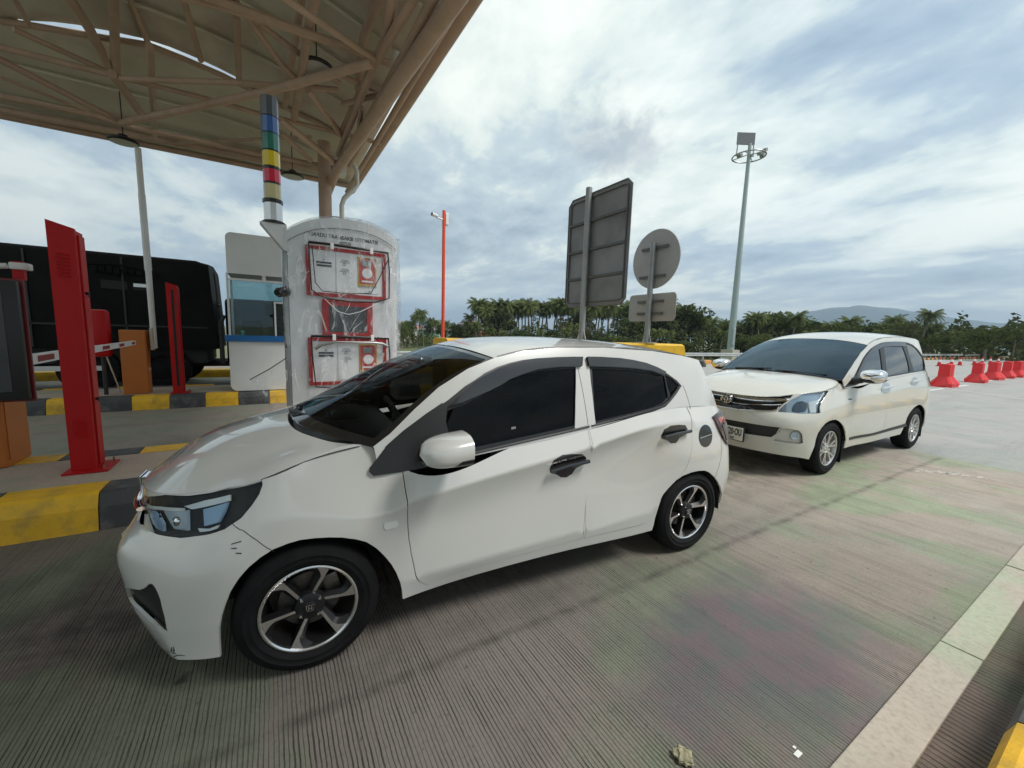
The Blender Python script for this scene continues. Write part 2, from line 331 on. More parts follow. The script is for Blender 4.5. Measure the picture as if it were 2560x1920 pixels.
AV=dict(
 wrap=_cols(
  [(-.80,0,.27),(-.83,0,.38),(-.84,0,.52),(-.83,0,.66),(-.815,0,.76),(-.765,0,.88)],
  [(-.78,.3,.27),(-.81,.3,.38),(-.82,.3,.52),(-.81,.3,.66),(-.79,.3,.76),(-.735,.3,.885)],
  [(-.73,.5,.27),(-.75,.5,.38),(-.76,.5,.52),(-.755,.5,.65),(-.70,.5,.745),(-.62,.5,.905)],
  [(-.62,.66,.26),(-.64,.66,.38),(-.65,.67,.52),(-.64,.67,.65),(-.58,.66,.74),(-.46,.64,.945)],
  [(-.46,.76,.24),(-.48,.77,.37),(-.48,.775,.52),(-.47,.775,.65),(-.42,.77,.74),(-.28,.715,.965)],
  [(-.34,.80,.22),(-.34,.815,.36),(-.34,.82,.52),(-.33,.82,.66),(-.28,.81,.77),(-.10,.75,.985)],
  [(0,.81,.25),(0,.825,.37),(0,.83,.52),(0,.83,.68),(0,.82,.80),(.06,.755,1.01)],
  [(.25,.81,.25),(.25,.825,.37),(.25,.83,.52),(.25,.833,.68),(.25,.825,.83),(.25,.73,1.045)],
  [(.45,.80,.26),(.45,.815,.38),(.45,.83,.53),(.45,.835,.70),(.45,.83,.86),(.42,.785,1.0)],
  _c(1.0,(.80,.26),(.818,.38),(.832,.53),(.838,.71),(.832,.89),(.79,1.035)),
  _c(1.7,(.80,.26),(.818,.38),(.832,.53),(.838,.72),(.832,.91),(.79,1.075)),
  _c(2.25,(.80,.26),(.818,.38),(.832,.54),(.838,.73),(.832,.93),(.785,1.105)),
  _c(2.7,(.80,.26),(.818,.38),(.834,.55),(.838,.73),(.83,.93),(.775,1.125)),
  _c(3.05,(.79,.27),(.81,.38),(.825,.55),(.825,.73),(.81,.93),(.745,1.135)),
  [(3.25,.74,.30),(3.27,.75,.40),(3.28,.755,.55),(3.28,.75,.73),(3.26,.73,.93),(3.22,.69,1.14)],
  [(3.33,.5,.30),(3.36,.5,.40),(3.37,.5,.55),(3.35,.5,.73),(3.34,.5,.93),(3.31,.48,1.14)],
  [(3.35,0,.30),(3.39,0,.40),(3.40,0,.55),(3.38,0,.73),(3.36,0,.93),(3.34,0,1.14)]),
 su=(),sv=(4,),
 hood=_cols(
  [(-.765,0,.88),(-.48,0,1.01),(-.15,0,1.085),(.12,0,1.125)],
  [(-.735,.3,.885),(-.46,.28,1.01),(-.14,.25,1.08),(.125,.2,1.122)],
  [(-.62,.5,.905),(-.40,.46,1.005),(-.11,.40,1.07),(.14,.33,1.118)],
  [(-.46,.64,.945),(-.29,.57,1.01),(-.06,.50,1.07),(.16,.43,1.112)],
  [(-.28,.715,.965),(-.16,.66,1.02),(.01,.59,1.07),(.19,.51,1.106)],
  [(-.10,.75,.985),(-.02,.71,1.025),(.09,.66,1.065),(.22,.58,1.10)],
  [(.06,.755,1.01),(.10,.73,1.04),(.16,.69,1.07),(.25,.64,1.095)],
  [(.25,.73,1.045),(.255,.72,1.06),(.265,.70,1.075),(.28,.68,1.085)]),
 G=dict(B=[(.0,.765),(.25,.775),(.45,.785),(1.0,.79),(1.7,.79),(2.25,.785),(2.7,.775),(3.05,.745),(3.22,.69),(3.35,.62)],
        Z=[(.0,.99),(.25,.995),(.42,1.0),(1.0,1.035),(1.7,1.075),(2.25,1.105),(2.7,1.125),(3.05,1.135),(3.22,1.14),(3.35,1.14)],k1=.20,k2=.22),
 cant=[(.28,1.085),(.45,1.19),(.65,1.30),(.88,1.41),(1.15,1.505),(1.4,1.57),(1.7,1.61),(2.1,1.63),(2.5,1.635),(2.85,1.62),(3.12,1.585)],
 ihead=4, wsc=[(.12,1.125),(.35,1.25),(.60,1.375),(.88,1.49),(1.12,1.575)],
 roofc=[(1.12,1.575),(1.4,1.64),(1.7,1.675),(2.1,1.695),(2.5,1.695),(2.85,1.685),(3.2,1.66)],
 rear=[(3.12,1.585),(3.17,1.44),(3.205,1.28),(3.22,1.14)],
 rearc=[(3.2,1.66),(3.28,1.48),(3.32,1.30),(3.34,1.14)],
 wb=2.655, wr=.31, rim=.197, arch=[(.03,.30,.37),(2.68,.30,.37)], wl=.79, tw=.185,
)
def car_surfaces(D):
    W=Patch(D['wrap'],D['su'],D['sv']); H=Patch(D['hood'])
    G=Side(D['G']['B'],D['G']['Z'],D['G']['k1'],D['G']['k2'])
    ca=np.array(D['cant']); P=G(ca[:,0],ca[:,1]); side=P[:,[1,0,2]]; i=D['ihead']
    WS=Ruled(side[:i+1],D['wsc'],2.4); RF=Ruled(side[i:],D['roofc'],2.6)
    re=np.array(D['rear']); P=G(re[:,0],re[:,1]); RG=Ruled(P[:,[1,0,2]],D['rearc'],2.2)
    return W,H,G,WS,RF,RG
# outlines of the two cars in surface coordinates
T=dict(
 b_hl=[(0.91,4.693),(2.27,4.953),(3.04,4.921),(3.64,4.934),(4.15,4.983),(4.64,4.994),(5.03,4.99),(5.08,4.849),(5.08,4.636),(5.02,4.409),(4.85,4.168),(4.47,4.019),(4.07,3.975),(3.67,3.961),(3.28,3.877),(2.88,3.904),(2.46,3.954),(2.1,4.019),(1.74,4.263)],
 b_drl=[(2.95,4.677),(3.51,4.783),(4.17,4.824),(4.24,4.682),(3.76,4.646),(3.22,4.593)],
 b_drl2=[(1.34,4.536),(2.12,4.641),(2.97,4.625),(2.99,4.559),(2.16,4.559),(1.49,4.482)],
 b_in1=[(1.44,4.39),(1.95,4.496),(2.39,4.2),(2.47,4.025),(2.15,4.076)],
 b_in2=[(2.24,4.534),(3.04,4.57),(3.25,4.085),(2.8,4.114)],
 b_in3=[(3.52,4.575),(4.15,4.658),(4.15,4.436),(4.1,4.227),(3.72,4.183)],
 b_in4=[(3.59,4.143),(3.91,4.109),(4.19,4.153),(4.15,4.081),(3.93,4.055),(3.68,4.058)],
 b_arch=[(4.8,0.583),(4.82,0.874),(4.89,1.219),(4.99,1.495),(5.07,1.862),(5.19,2.259),(5.32,2.603),(5.45,2.851),(5.58,3.01),(5.75,3.122),(5.9,3.172),(6.1,3.151),(6.31,3.084),(6.51,2.964),(6.72,2.762),(6.91,2.51),(7.11,2.162),(7.3,1.836),(7.48,1.523),(7.61,1.246),(7.7,0.972),(7.75,0.544)],
 b_vent=[(2.09,1.644),(2.83,1.901),(2.97,1.993),(3.11,2.146),(3.19,2.133),(3.25,2.034),(3.3,1.889),(3.33,1.747),(3.33,1.301),(3.25,0.816),(2.92,1.124),(2.48,1.244),(1.91,1.226)],
 b_fdoor=[(7.87,3.601),(7.89,2.826),(7.92,2.246),(7.98,1.729),(8.02,1.355),(8.04,1.073),(8.08,0.763),(8.17,0.356)],
 b_fdoor2=[(8.36,0.693),(9.05,0.603),(9.73,0.577),(9.97,0.58),(9.97,1.198),(9.98,1.838),(10.0,2.328),(10.01,2.789),(10.0,3.354),(9.97,4.228),(9.98,4.714)],
 b_rdoor=[(9.99,0.59),(10.43,0.469),(10.92,0.408),(11.09,0.418),(11.23,0.548),(11.32,0.764),(11.39,1.12),(11.55,1.609),(11.67,1.789),(11.81,1.955),(11.98,2.15),(12.11,2.389),(12.2,2.721),(12.23,2.891),(12.26,3.26),(12.27,3.745)],
 b_rarch=[(11.4,0.231),(11.4,0.565),(11.44,1.053),(11.52,1.539),(11.67,1.822),(11.86,2.01),(12.06,2.166),(12.31,2.236),(12.5,2.237),(12.71,2.194),(12.89,2.076),(13.06,1.882),(13.26,1.635),(13.44,1.335),(13.69,0.803),(13.89,0.126)],
 b_tail=[(13.06,4.264),(13.74,4.631),(13.45,3.896),(13.35,3.602),(13.27,3.605)],
 b_cap=[(12.94,3.442),(12.92,3.306),(12.88,3.187),(12.82,3.102),(12.75,3.059),(12.67,3.066),(12.6,3.117),(12.54,3.205),(12.5,3.318),(12.48,3.444),(12.49,3.569),(12.52,3.684),(12.57,3.777),(12.64,3.841),(12.71,3.868),(12.79,3.854),(12.86,3.798),(12.91,3.703),(12.94,3.58)],
 b_ind=[(7.32,3.314),(7.62,3.302),(7.66,3.031),(7.61,2.941),(7.35,2.895),(7.3,3.09)],
 b_seam=[(4.59,4.13),(5.06,3.78),(5.35,3.387),(5.6,2.94)],
 b_hseam=[(5.03,5.0),(6.01,4.974),(6.8,4.97)],
 b_hf=[(9.46,3.546),(9.49,3.965),(9.6,4.081),(9.72,4.0),(9.86,3.795),(9.93,3.499),(9.95,3.198),(9.81,3.111),(9.77,2.94),(9.7,2.878),(9.62,2.94),(9.56,3.111),(9.48,3.278)],
 b_hfbar=[(9.46,3.493),(9.65,3.518),(9.94,3.393)],
 b_hr=[(11.3,3.526),(11.37,3.809),(11.57,3.933),(11.84,3.93),(12.06,3.898),(12.13,3.756),(12.11,3.608),(11.88,3.487),(11.77,3.284),(11.61,3.248),(11.49,3.35),(11.33,3.391)],
 b_hrbar=[(11.32,3.51),(11.67,3.631),(12.13,3.709)],
 b_dlo1=[(0.74,0.9),(0.91,0.918),(1.13,0.944),(1.38,0.97),(1.41,1.132),(1.47,1.382),(1.33,1.378),(1.21,1.371),(1.11,1.36),(1.03,1.345),(0.95,1.323),(0.87,1.291),(0.81,1.257),(0.75,1.227),(0.65,1.161),(0.53,1.097),(0.42,1.027),(0.33,0.96)],
 b_sail=[(0.36,0.962),(0.26,0.873),(0.26,0.857),(0.27,0.838),(0.39,0.844),(0.5,0.854),(0.65,0.873)],
 b_win1=[(0.75,0.924),(0.92,0.942),(1.14,0.966),(1.38,0.992),(1.41,1.132),(1.45,1.314),(1.31,1.308),(1.19,1.299),(1.09,1.281),(1.0,1.253),(0.9,1.211),(0.81,1.168),(0.73,1.136),(0.64,1.113),(0.63,1.058),(0.64,0.989),(0.69,0.937)],
 b_dlo2=[(1.53,0.982),(1.78,1.008),(2.02,1.037),(2.13,1.058),(2.19,1.09),(2.26,1.134),(2.33,1.185),(2.29,1.223),(2.19,1.279),(2.1,1.32),(2.0,1.346),(1.9,1.364),(1.8,1.375),(1.66,1.382),(1.56,1.383),(1.54,1.231),(1.53,1.075)],
 b_win2=[(1.53,1.005),(1.79,1.035),(2.03,1.065),(2.12,1.086),(2.17,1.115),(2.17,1.259),(2.08,1.275),(1.98,1.287),(1.85,1.3),(1.7,1.307),(1.57,1.313),(1.55,1.178)],
 b_win3=[(2.2,1.107),(2.25,1.146),(2.31,1.188),(2.25,1.236),(2.18,1.267),(2.18,1.191)],
 b_vis=[(0.65,1.134),(0.74,1.2),(0.8,1.243),(0.87,1.277),(0.95,1.311),(1.03,1.334),(1.11,1.35),(1.21,1.362),(1.33,1.37),(1.51,1.374),(1.49,1.321),(1.32,1.318),(1.19,1.305),(1.1,1.283),(1.01,1.256),(0.95,1.226),(0.88,1.198),(0.79,1.169),(0.72,1.145)],
 b_vis2=[(1.54,1.374),(1.65,1.373),(1.79,1.367),(1.89,1.356),(2.0,1.337),(2.09,1.31),(2.17,1.279),(2.15,1.26),(2.05,1.288),(1.92,1.304),(1.78,1.314),(1.64,1.319),(1.54,1.322)],
 b_rseam_top=[(2.34,1.187),(2.36,1.135),(2.38,1.06),(2.39,0.987)],
 a_hl=[(2.32,3.965),(2.37,4.183),(2.5,4.433),(2.79,4.733),(3.2,4.932),(3.74,5.0),(4.49,5.0),(5.29,4.936),(5.08,4.702),(4.79,4.428),(4.73,4.13),(4.89,3.834),(3.93,4.028),(3.08,4.007)],
 a_bulb=[(2.97,4.244),(2.99,4.433),(3.13,4.596),(3.41,4.636),(3.7,4.54),(3.78,4.334),(3.7,4.135),(3.35,4.088),(3.08,4.103)],
 a_hlside=[(3.82,4.568),(4.47,4.606),(4.43,4.307),(4.54,4.025),(4.01,4.074)],
 a_grille=[(0.31,4.951),(0.95,4.889),(1.81,4.864),(2.75,4.761),(2.56,4.643),(2.41,4.493),(2.32,4.322),(2.27,4.094),(1.72,3.905),(0.85,3.544),(0.46,3.581)],
 a_bar=[(0.8,4.183),(1.34,4.327),(2.33,4.443)],
 a_bot=[(0.6,3.501),(0.85,3.559),(1.43,3.804),(2.23,4.098),(2.27,4.277)],
 a_band=[(0.34,4.94),(0.95,4.877),(1.82,4.854),(2.76,4.753),(2.55,4.667),(1.85,4.674),(0.98,4.645),(0.43,4.696)],
 a_trap=[(1.24,2.395),(2.65,2.4),(2.58,2.031),(2.25,1.532),(1.29,1.519)],
 a_fogrec=[(2.41,1.294),(2.65,2.326),(3.06,2.365),(3.51,2.257),(3.74,1.977),(3.88,1.304),(3.71,1.212),(3.1,1.215)],
 a_fog=[(3.64,1.819),(3.63,1.656),(3.57,1.528),(3.47,1.46),(3.37,1.469),(3.27,1.554),(3.2,1.699),(3.18,1.872),(3.21,2.029),(3.29,2.129),(3.39,2.155),(3.5,2.102),(3.59,1.983)],
 a_arch=[(5.02,0.364),(4.89,1.083),(4.91,1.586),(5.02,2.032),(5.18,2.416),(5.36,2.681),(5.58,2.804),(5.84,2.82),(6.14,2.789),(6.47,2.651),(6.77,2.46),(7.09,2.12),(7.4,1.684),(7.78,1.0),(8.04,0.205)],
 a_rarch=[(11.0,0.767),(10.96,1.111),(10.98,1.78),(11.1,2.153),(11.3,2.419),(11.51,2.585),(11.75,2.66),(11.99,2.609),(12.22,2.493),(12.54,2.201),(12.77,1.854),(12.96,1.365),(13.21,0.719)],
 a_fdoor=[(8.03,4.543),(7.94,4.073),(7.87,3.431),(7.88,2.686),(7.94,2.045),(8.11,1.005),(8.95,0.945),(9.65,1.018),(9.66,1.98),(9.58,3.055),(9.51,3.992),(9.58,4.85)],
 a_rdoor=[(9.62,4.839),(9.55,3.981),(9.63,3.04),(9.72,1.958),(9.71,0.986),(10.37,1.031),(10.83,1.089),(10.92,1.669),(11.08,2.353),(11.25,2.763),(11.31,3.395),(11.33,4.226),(11.45,4.874)],
 a_mold=[(8.08,1.046),(8.12,0.778),(9.29,0.769),(11.09,0.917),(11.01,1.235),(9.26,1.032)],
 a_hf=[(9.75,4.306),(9.7,4.124),(9.61,4.0),(9.52,3.962),(9.41,4.014),(9.34,4.148),(9.32,4.333),(9.34,4.525),(9.41,4.68),(9.51,4.765),(9.61,4.762),(9.69,4.669),(9.75,4.505)],
 a_hr=[(11.62,4.413),(11.55,4.269),(11.41,4.165),(11.25,4.126),(11.1,4.165),(10.99,4.273),(10.96,4.424),(10.99,4.582),(11.09,4.708),(11.24,4.775),(11.4,4.769),(11.54,4.693),(11.62,4.565)],
 a_hfbar=[(9.32,4.342),(9.75,4.395)],
 a_hrbar=[(10.96,4.45),(11.65,4.518)],
 a_badge=[(7.37,4.131),(7.72,4.103)],
 a_dlo=[(0.42,1.036),(0.65,1.05),(1.06,1.074),(1.37,1.089),(1.85,1.112),(2.27,1.132),(2.63,1.145),(3.04,1.157),(3.3,1.172),(3.3,1.271),(2.94,1.399),(2.8,1.484),(2.67,1.533),(2.52,1.56),(2.33,1.571),(2.05,1.57),(1.75,1.559),(1.56,1.544),(1.38,1.511),(1.19,1.464),(1.02,1.403),(0.88,1.34),(0.68,1.219),(0.53,1.118)],
 a_w1=[(0.62,1.073),(0.94,1.088),(1.36,1.108),(1.4,1.284),(1.46,1.456),(1.32,1.436),(1.19,1.404),(1.02,1.34),(0.86,1.261),(0.7,1.167)],
 a_w2=[(1.49,1.111),(1.85,1.129),(2.29,1.152),(2.29,1.318),(2.26,1.499),(1.93,1.499),(1.6,1.485),(1.53,1.302)],
 a_w3=[(2.45,1.157),(3.07,1.171),(3.12,1.203),(3.1,1.29),(2.9,1.395),(2.77,1.479),(2.63,1.524),(2.41,1.552),(2.4,1.358)],
 a_vis=[(0.59,1.134),(0.7,1.21),(0.89,1.331),(1.03,1.394),(1.19,1.455),(1.38,1.504),(1.56,1.534),(1.94,1.558),(2.33,1.563),(2.33,1.508),(1.89,1.503),(1.55,1.485),(1.37,1.455),(1.21,1.409),(1.05,1.344),(0.88,1.266),(0.72,1.175)],
)
TRUSS=[([(-10.23,-3.44,6.15),(-10.13,-3.07,6.17),(-9.92,-2.21,6.2),(-9.77,-1.58,6.23),(-9.82,-1.11,6.2),(-9.88,-0.56,6.14),(-9.95,-0.15,6.07),(-10.05,0.38,5.96),(-10.05,0.99,5.84),(-10.1,1.48,5.72)],0.042),([(-8.88,-3.01,5.2),(-8.84,-1.88,5.2)],0.038),([(-8.96,-1.9,5.25),(-8.95,-1.54,5.25),(-8.93,-0.8,5.25),(-8.97,0.05,5.25),(-8.91,1.27,5.25)],0.035),([(-9.18,-2.98,6.15),(-9.87,-3.01,6.05)],0.034),([(-8.75,-2.34,6.21),(-9.56,-2.25,6.1),(-10.53,-2.23,5.93)],0.061),([(-8.8,-1.87,5.2),(-10.19,-1.79,5.2)],0.054),([(-8.47,-1.72,6.23),(-8.75,-1.78,6.21),(-10.56,-2.18,5.92)],0.054),([(-8.67,-1.61,6.37),(-9.76,-1.57,6.23)],0.039),([(-7.95,-1.27,5.35),(-11.57,-1.87,5.35)],0.04),([(-8.7,-2.81,5.4),(-9.24,-2.01,5.4)],0.033),([(-8.67,-3.07,5.0),(-10.14,-2.08,5.0)],0.041),([(-9.93,-3.41,5.2),(-10.56,-2.58,5.2)],0.022),([(-10.58,-3.8,5.15),(-10.6,-3.66,5.15),(-10.52,-2.57,5.15),(-10.71,-2.02,5.15),(-10.67,0.03,5.15),(-10.51,1.48,5.15)],0.04),([(-12.19,-4.4,5.45),(-12.18,-4.23,5.45),(-12.0,-2.2,5.45),(-11.92,-0.28,5.45),(-11.68,1.28,5.45)],0.062),([(-8.76,-1.76,5.15),(-7.89,-0.29,5.15),(-7.19,1.07,5.15)],0.035),([(-10.03,-2.05,4.95),(-7.48,0.09,4.95),(-5.9,1.29,4.95)],0.052),([(-7.86,-0.89,6.22),(-8.15,-0.88,6.2),(-9.44,-0.83,6.07)],0.038),([(-7.95,-0.23,6.11),(-9.54,-0.29,5.98)],0.041),([(-6.38,-0.8,5.2),(-6.27,-0.3,5.2),(-6.25,0.03,5.2),(-6.21,0.64,5.2),(-6.17,1.38,5.2)],0.044),([(-5.34,0.14,5.0),(-5.44,0.31,5.0),(-5.9,1.32,5.0)],0.035),([(-6.11,-0.26,5.3),(-7.25,0.29,5.3),(-7.65,0.59,5.3)],0.034),([(-7.36,0.65,5.1),(-8.6,1.3,5.1)],0.045),([(-6.6,0.56,5.93),(-6.96,0.55,5.93),(-9.77,0.45,5.82)],0.042),([(-5.49,0.62,5.3),(-6.15,0.59,5.3),(-9.02,0.55,5.3)],0.048),([(-6.77,0.03,5.45),(-7.58,1.13,5.45)],0.036),([(-8.01,0.28,4.85),(-9.52,1.43,4.85)],0.049),([(-9.16,0.33,5.1),(-10.23,0.92,5.1)],0.046),([(-11.99,-1.76,5.4),(-9.77,0.91,5.4)],0.028),([(-5.69,1.36,5.69),(-6.68,1.34,5.69),(-7.93,1.5,5.63)],0.056),([(-4.82,1.29,5.15),(-5.7,1.41,5.15),(-8.72,1.32,5.15)],0.054),([(-4.64,1.48,5.05),(-6.17,1.35,5.05),(-9.43,1.37,5.05)],0.048),([(-4.31,1.61,4.95),(-5.64,1.6,4.95),(-9.44,1.5,4.95)],0.055),([(-3.96,1.74,4.8),(-7.29,1.51,4.8),(-9.63,1.35,4.8),(-11.88,1.39,4.8)],0.083),([(-4.26,2.0,5.15),(-8.42,1.74,5.15),(-10.19,1.71,5.15)],0.039),([(-7.33,0.62,5.2),(-6.88,0.99,5.2),(-6.97,1.65,5.2)],0.037),([(-7.48,1.17,5.1),(-6.84,1.62,5.1)],0.036),([(-7.21,1.4,5.0),(-8.17,1.54,5.0)],0.036),([(-8.91,1.27,5.25),(-8.88,2.1,5.25)],0.038)]
GAP=[(-10.24,-3.23),(-10.2,-3.07),(-10.07,-2.77),(-9.97,-2.46),(-9.94,-2.28),(-9.89,-2.06),(-9.83,-1.65),(-9.82,-1.29),(-9.86,-0.87),(-9.9,-0.59),(-9.95,-0.34)]
# ---------------------------------------------------------------- panels cut out of the car surfaces
def _inside(P,poly):
    x,y=P[:,0],P[:,1]; r=np.zeros(len(P),bool); n=len(poly)
    for i in range(n):
        x0,y0=poly[i]; x1,y1=poly[(i+1)%n]
        if y0==y1: continue
        c=((y0>y)!=(y1>y))&(x<(x1-x0)*(y-y0)/(y1-y0)+x0); r^=c
    return r
def _dens(p,st):
    o=[]; n=len(p)
    for i in range(n):
        a=p[i]; b=p[(i+1)%n]; k=max(1,int(math.ceil(np.linalg.norm(b-a)/st)))
        for j in range(k): o.append(a+(b-a)*j/k)
    return np.array(o)
def _off2(p,d):
    """grow (d>0) or shrink a polygon in the flat"""
    n=len(p); ar=sum(p[i][0]*p[(i+1)%n][1]-p[(i+1)%n][0]*p[i][1] for i in range(n)); sg=1 if ar>0 else -1; o=[]
    for i in range(n):
        e0=p[i]-p[i-1]; e1=p[(i+1)%n]-p[i]; e0=e0/(np.linalg.norm(e0)+1e-9); e1=e1/(np.linalg.norm(e1)+1e-9)
        nn=np.array([e0[1]+e1[1],-(e0[0]+e1[0])])*sg; L=np.linalg.norm(nn); nn=nn/(L+1e-9); o.append(p[i]+nn*d/max(.5,L/2))
    return np.array(o)
def surf_eval(S,u,v,cen):
    h=1e-3; P=S(u,v); e=S(np.asarray(u)+h,v)-S(np.asarray(u)-h,v); g=S(u,np.asarray(v)+h)-S(u,np.asarray(v)-h)
    Nn=np.cross(e,g); L=np.linalg.norm(Nn,axis=1)[:,None]; Nn=Nn/np.maximum(L,1e-12)
    s=np.sign(np.einsum('ij,ij->i',Nn,P-cen)); s[s==0]=1
    Nn=Nn*s[:,None]
    return P,Nn
def panel(S,outer,name,mat,parent,holes=(),off=0,fl=.012,st=.045,side=1,grow=0,hgrow=0,cen=(0,1.2,.55),flat=0):
    U=lambda p:np.array(S.met(np.array([q[0] for q in p],float),np.array([q[1] for q in p],float)))
    ou=U(outer); ou=_off2(ou,grow) if grow else ou; ou=_dens(ou,st)
    hs=[]; 
    for h_ in holes: hp=U(h_); hp=_off2(hp,hgrow) if hgrow else hp; hs.append(_dens(hp,st))
    pts=[ou]+hs; lo=ou.min(0); hi=ou.max(0)
    gx,gy=np.meshgrid(np.arange(lo[0]+st*.37,hi[0],st),np.arange(lo[1]+st*.41,hi[1],st*.8)); g=np.c_[gx.ravel(),gy.ravel()]
    g=g[_inside(g,ou)]
    for h_ in hs: g=g[~_inside(g,h_)]
    allb=np.vstack(pts)
    if len(g): g=g[np.array([np.min(np.linalg.norm(allb-q,axis=1)) for q in g])>st*.38]
    E=[];b=0
    for p in pts: n=len(p); E+=[(b+i,b+(i+1)%n) for i in range(n)]; b+=n
    V=np.vstack([allb,g]) if len(g) else allb
    vo,eo,fo,_,_,_=delaunay_2d_cdt([Vector(q) for q in V],E,[],0,1e-7)
    vo=np.array([tuple(q) for q in vo]); F=np.array([f for f in fo])
    c=vo[F].mean(1); k=_inside(c,ou)
    for h_ in hs: k&=~_inside(c,h_)
    F=F[k]; u,v=S.unmet(vo); P,Nn=surf_eval(S,u,v,np.array(cen))
    P=P+(Nn*off if not flat else (lambda m_:m_/np.linalg.norm(m_))(Nn.mean(0))*off)
    fn=np.cross(P[F[:,1]]-P[F[:,0]],P[F[:,2]]-P[F[:,0]]); flip=np.einsum('ij,ij->i',fn,Nn[F].mean(1))<0
    F[flip]=F[flip][:,::-1]
    cnt={}
    for f in F:
        for i in range(3): e=(f[i],f[(i+1)%3]); cnt[e]=1
    be=[e for e in cnt if (e[1],e[0]) not in cnt]
    used=sorted({i for f in F for i in f}); mp={o:i for i,o in enumerate(used)}
    P=P[used]; Nn=Nn[used]; F=[[mp[i] for i in f] for f in F]; be=[(mp[a],mp[b]) for a,b in be]
    if fl:
        bi=sorted({i for e in be for i in e}); m2={o:len(P)+i for i,o in enumerate(bi)}
        # turned-in edge of the sheet
        P=np.vstack([P,P[bi]-Nn[bi]*fl]); Nn=np.vstack([Nn,Nn[bi]]); F+= [[b_,a_,m2[a_],m2[b_]] for a_,b_ in be]
    if side<0: P=P*np.array([-1,1,1]); Nn=Nn*np.array([-1,1,1]); F=[f[::-1] for f in F]
    o=mesh_obj(name,P,[tuple(int(i) for i in f) for f in F],mat,parent,smooth=True,angle=180)
    try: o.data.normals_split_custom_set_from_vertices([tuple(x) for x in Nn])
    except Exception as e: print('normals',e)
    return o
def line_on(S,pts,name,mat,parent,r=.002,side=1,off=0,cen=(0,1.2,.55),n=6):
    p=np.array(pts,float); q=[]
    for i in range(len(p)-1):
        k=6
        for j in range(k): q.append(p[i]+(p[i+1]-p[i])*j/k)
    q.append(p[-1]); q=np.array(q); P,Nn=surf_eval(S,q[:,0],q[:,1],np.array(cen)); P=(P+Nn*off)*np.array([side,1,1])
    b=MB(); b.path([tuple(x) for x in P],r,n); return b.build(name,mat,parent,True)
def join_mesh(name,obs,parent):
    """merge freshly built meshes into one part"""
    V=[];F=[];mats=[];I=[];Nn=[]
    for o in obs:
        me=o.data; b=len(V); V+=[v.co.copy() for v in me.vertices]; Nn+=[Vector((0,0,0))]*len(me.vertices)
        mi=[]
        for m in me.materials:
            if m.name not in mats: mats.append(m.name)
            mi.append(mats.index(m.name))
        ln=me.corner_normals
        for p in me.polygons:
            F.append(tuple(i+b for i in p.vertices)); I.append(mi[p.material_index])
            for li,vi in zip(p.loop_indices,p.vertices): Nn[b+vi]=Vector(ln[li].vector)
    n=mesh_obj(name,V,F,mats,parent,True,180,I); n.data.normals_split_custom_set_from_vertices(Nn)
    for o in obs: bpy.data.objects.remove(o)
    return n
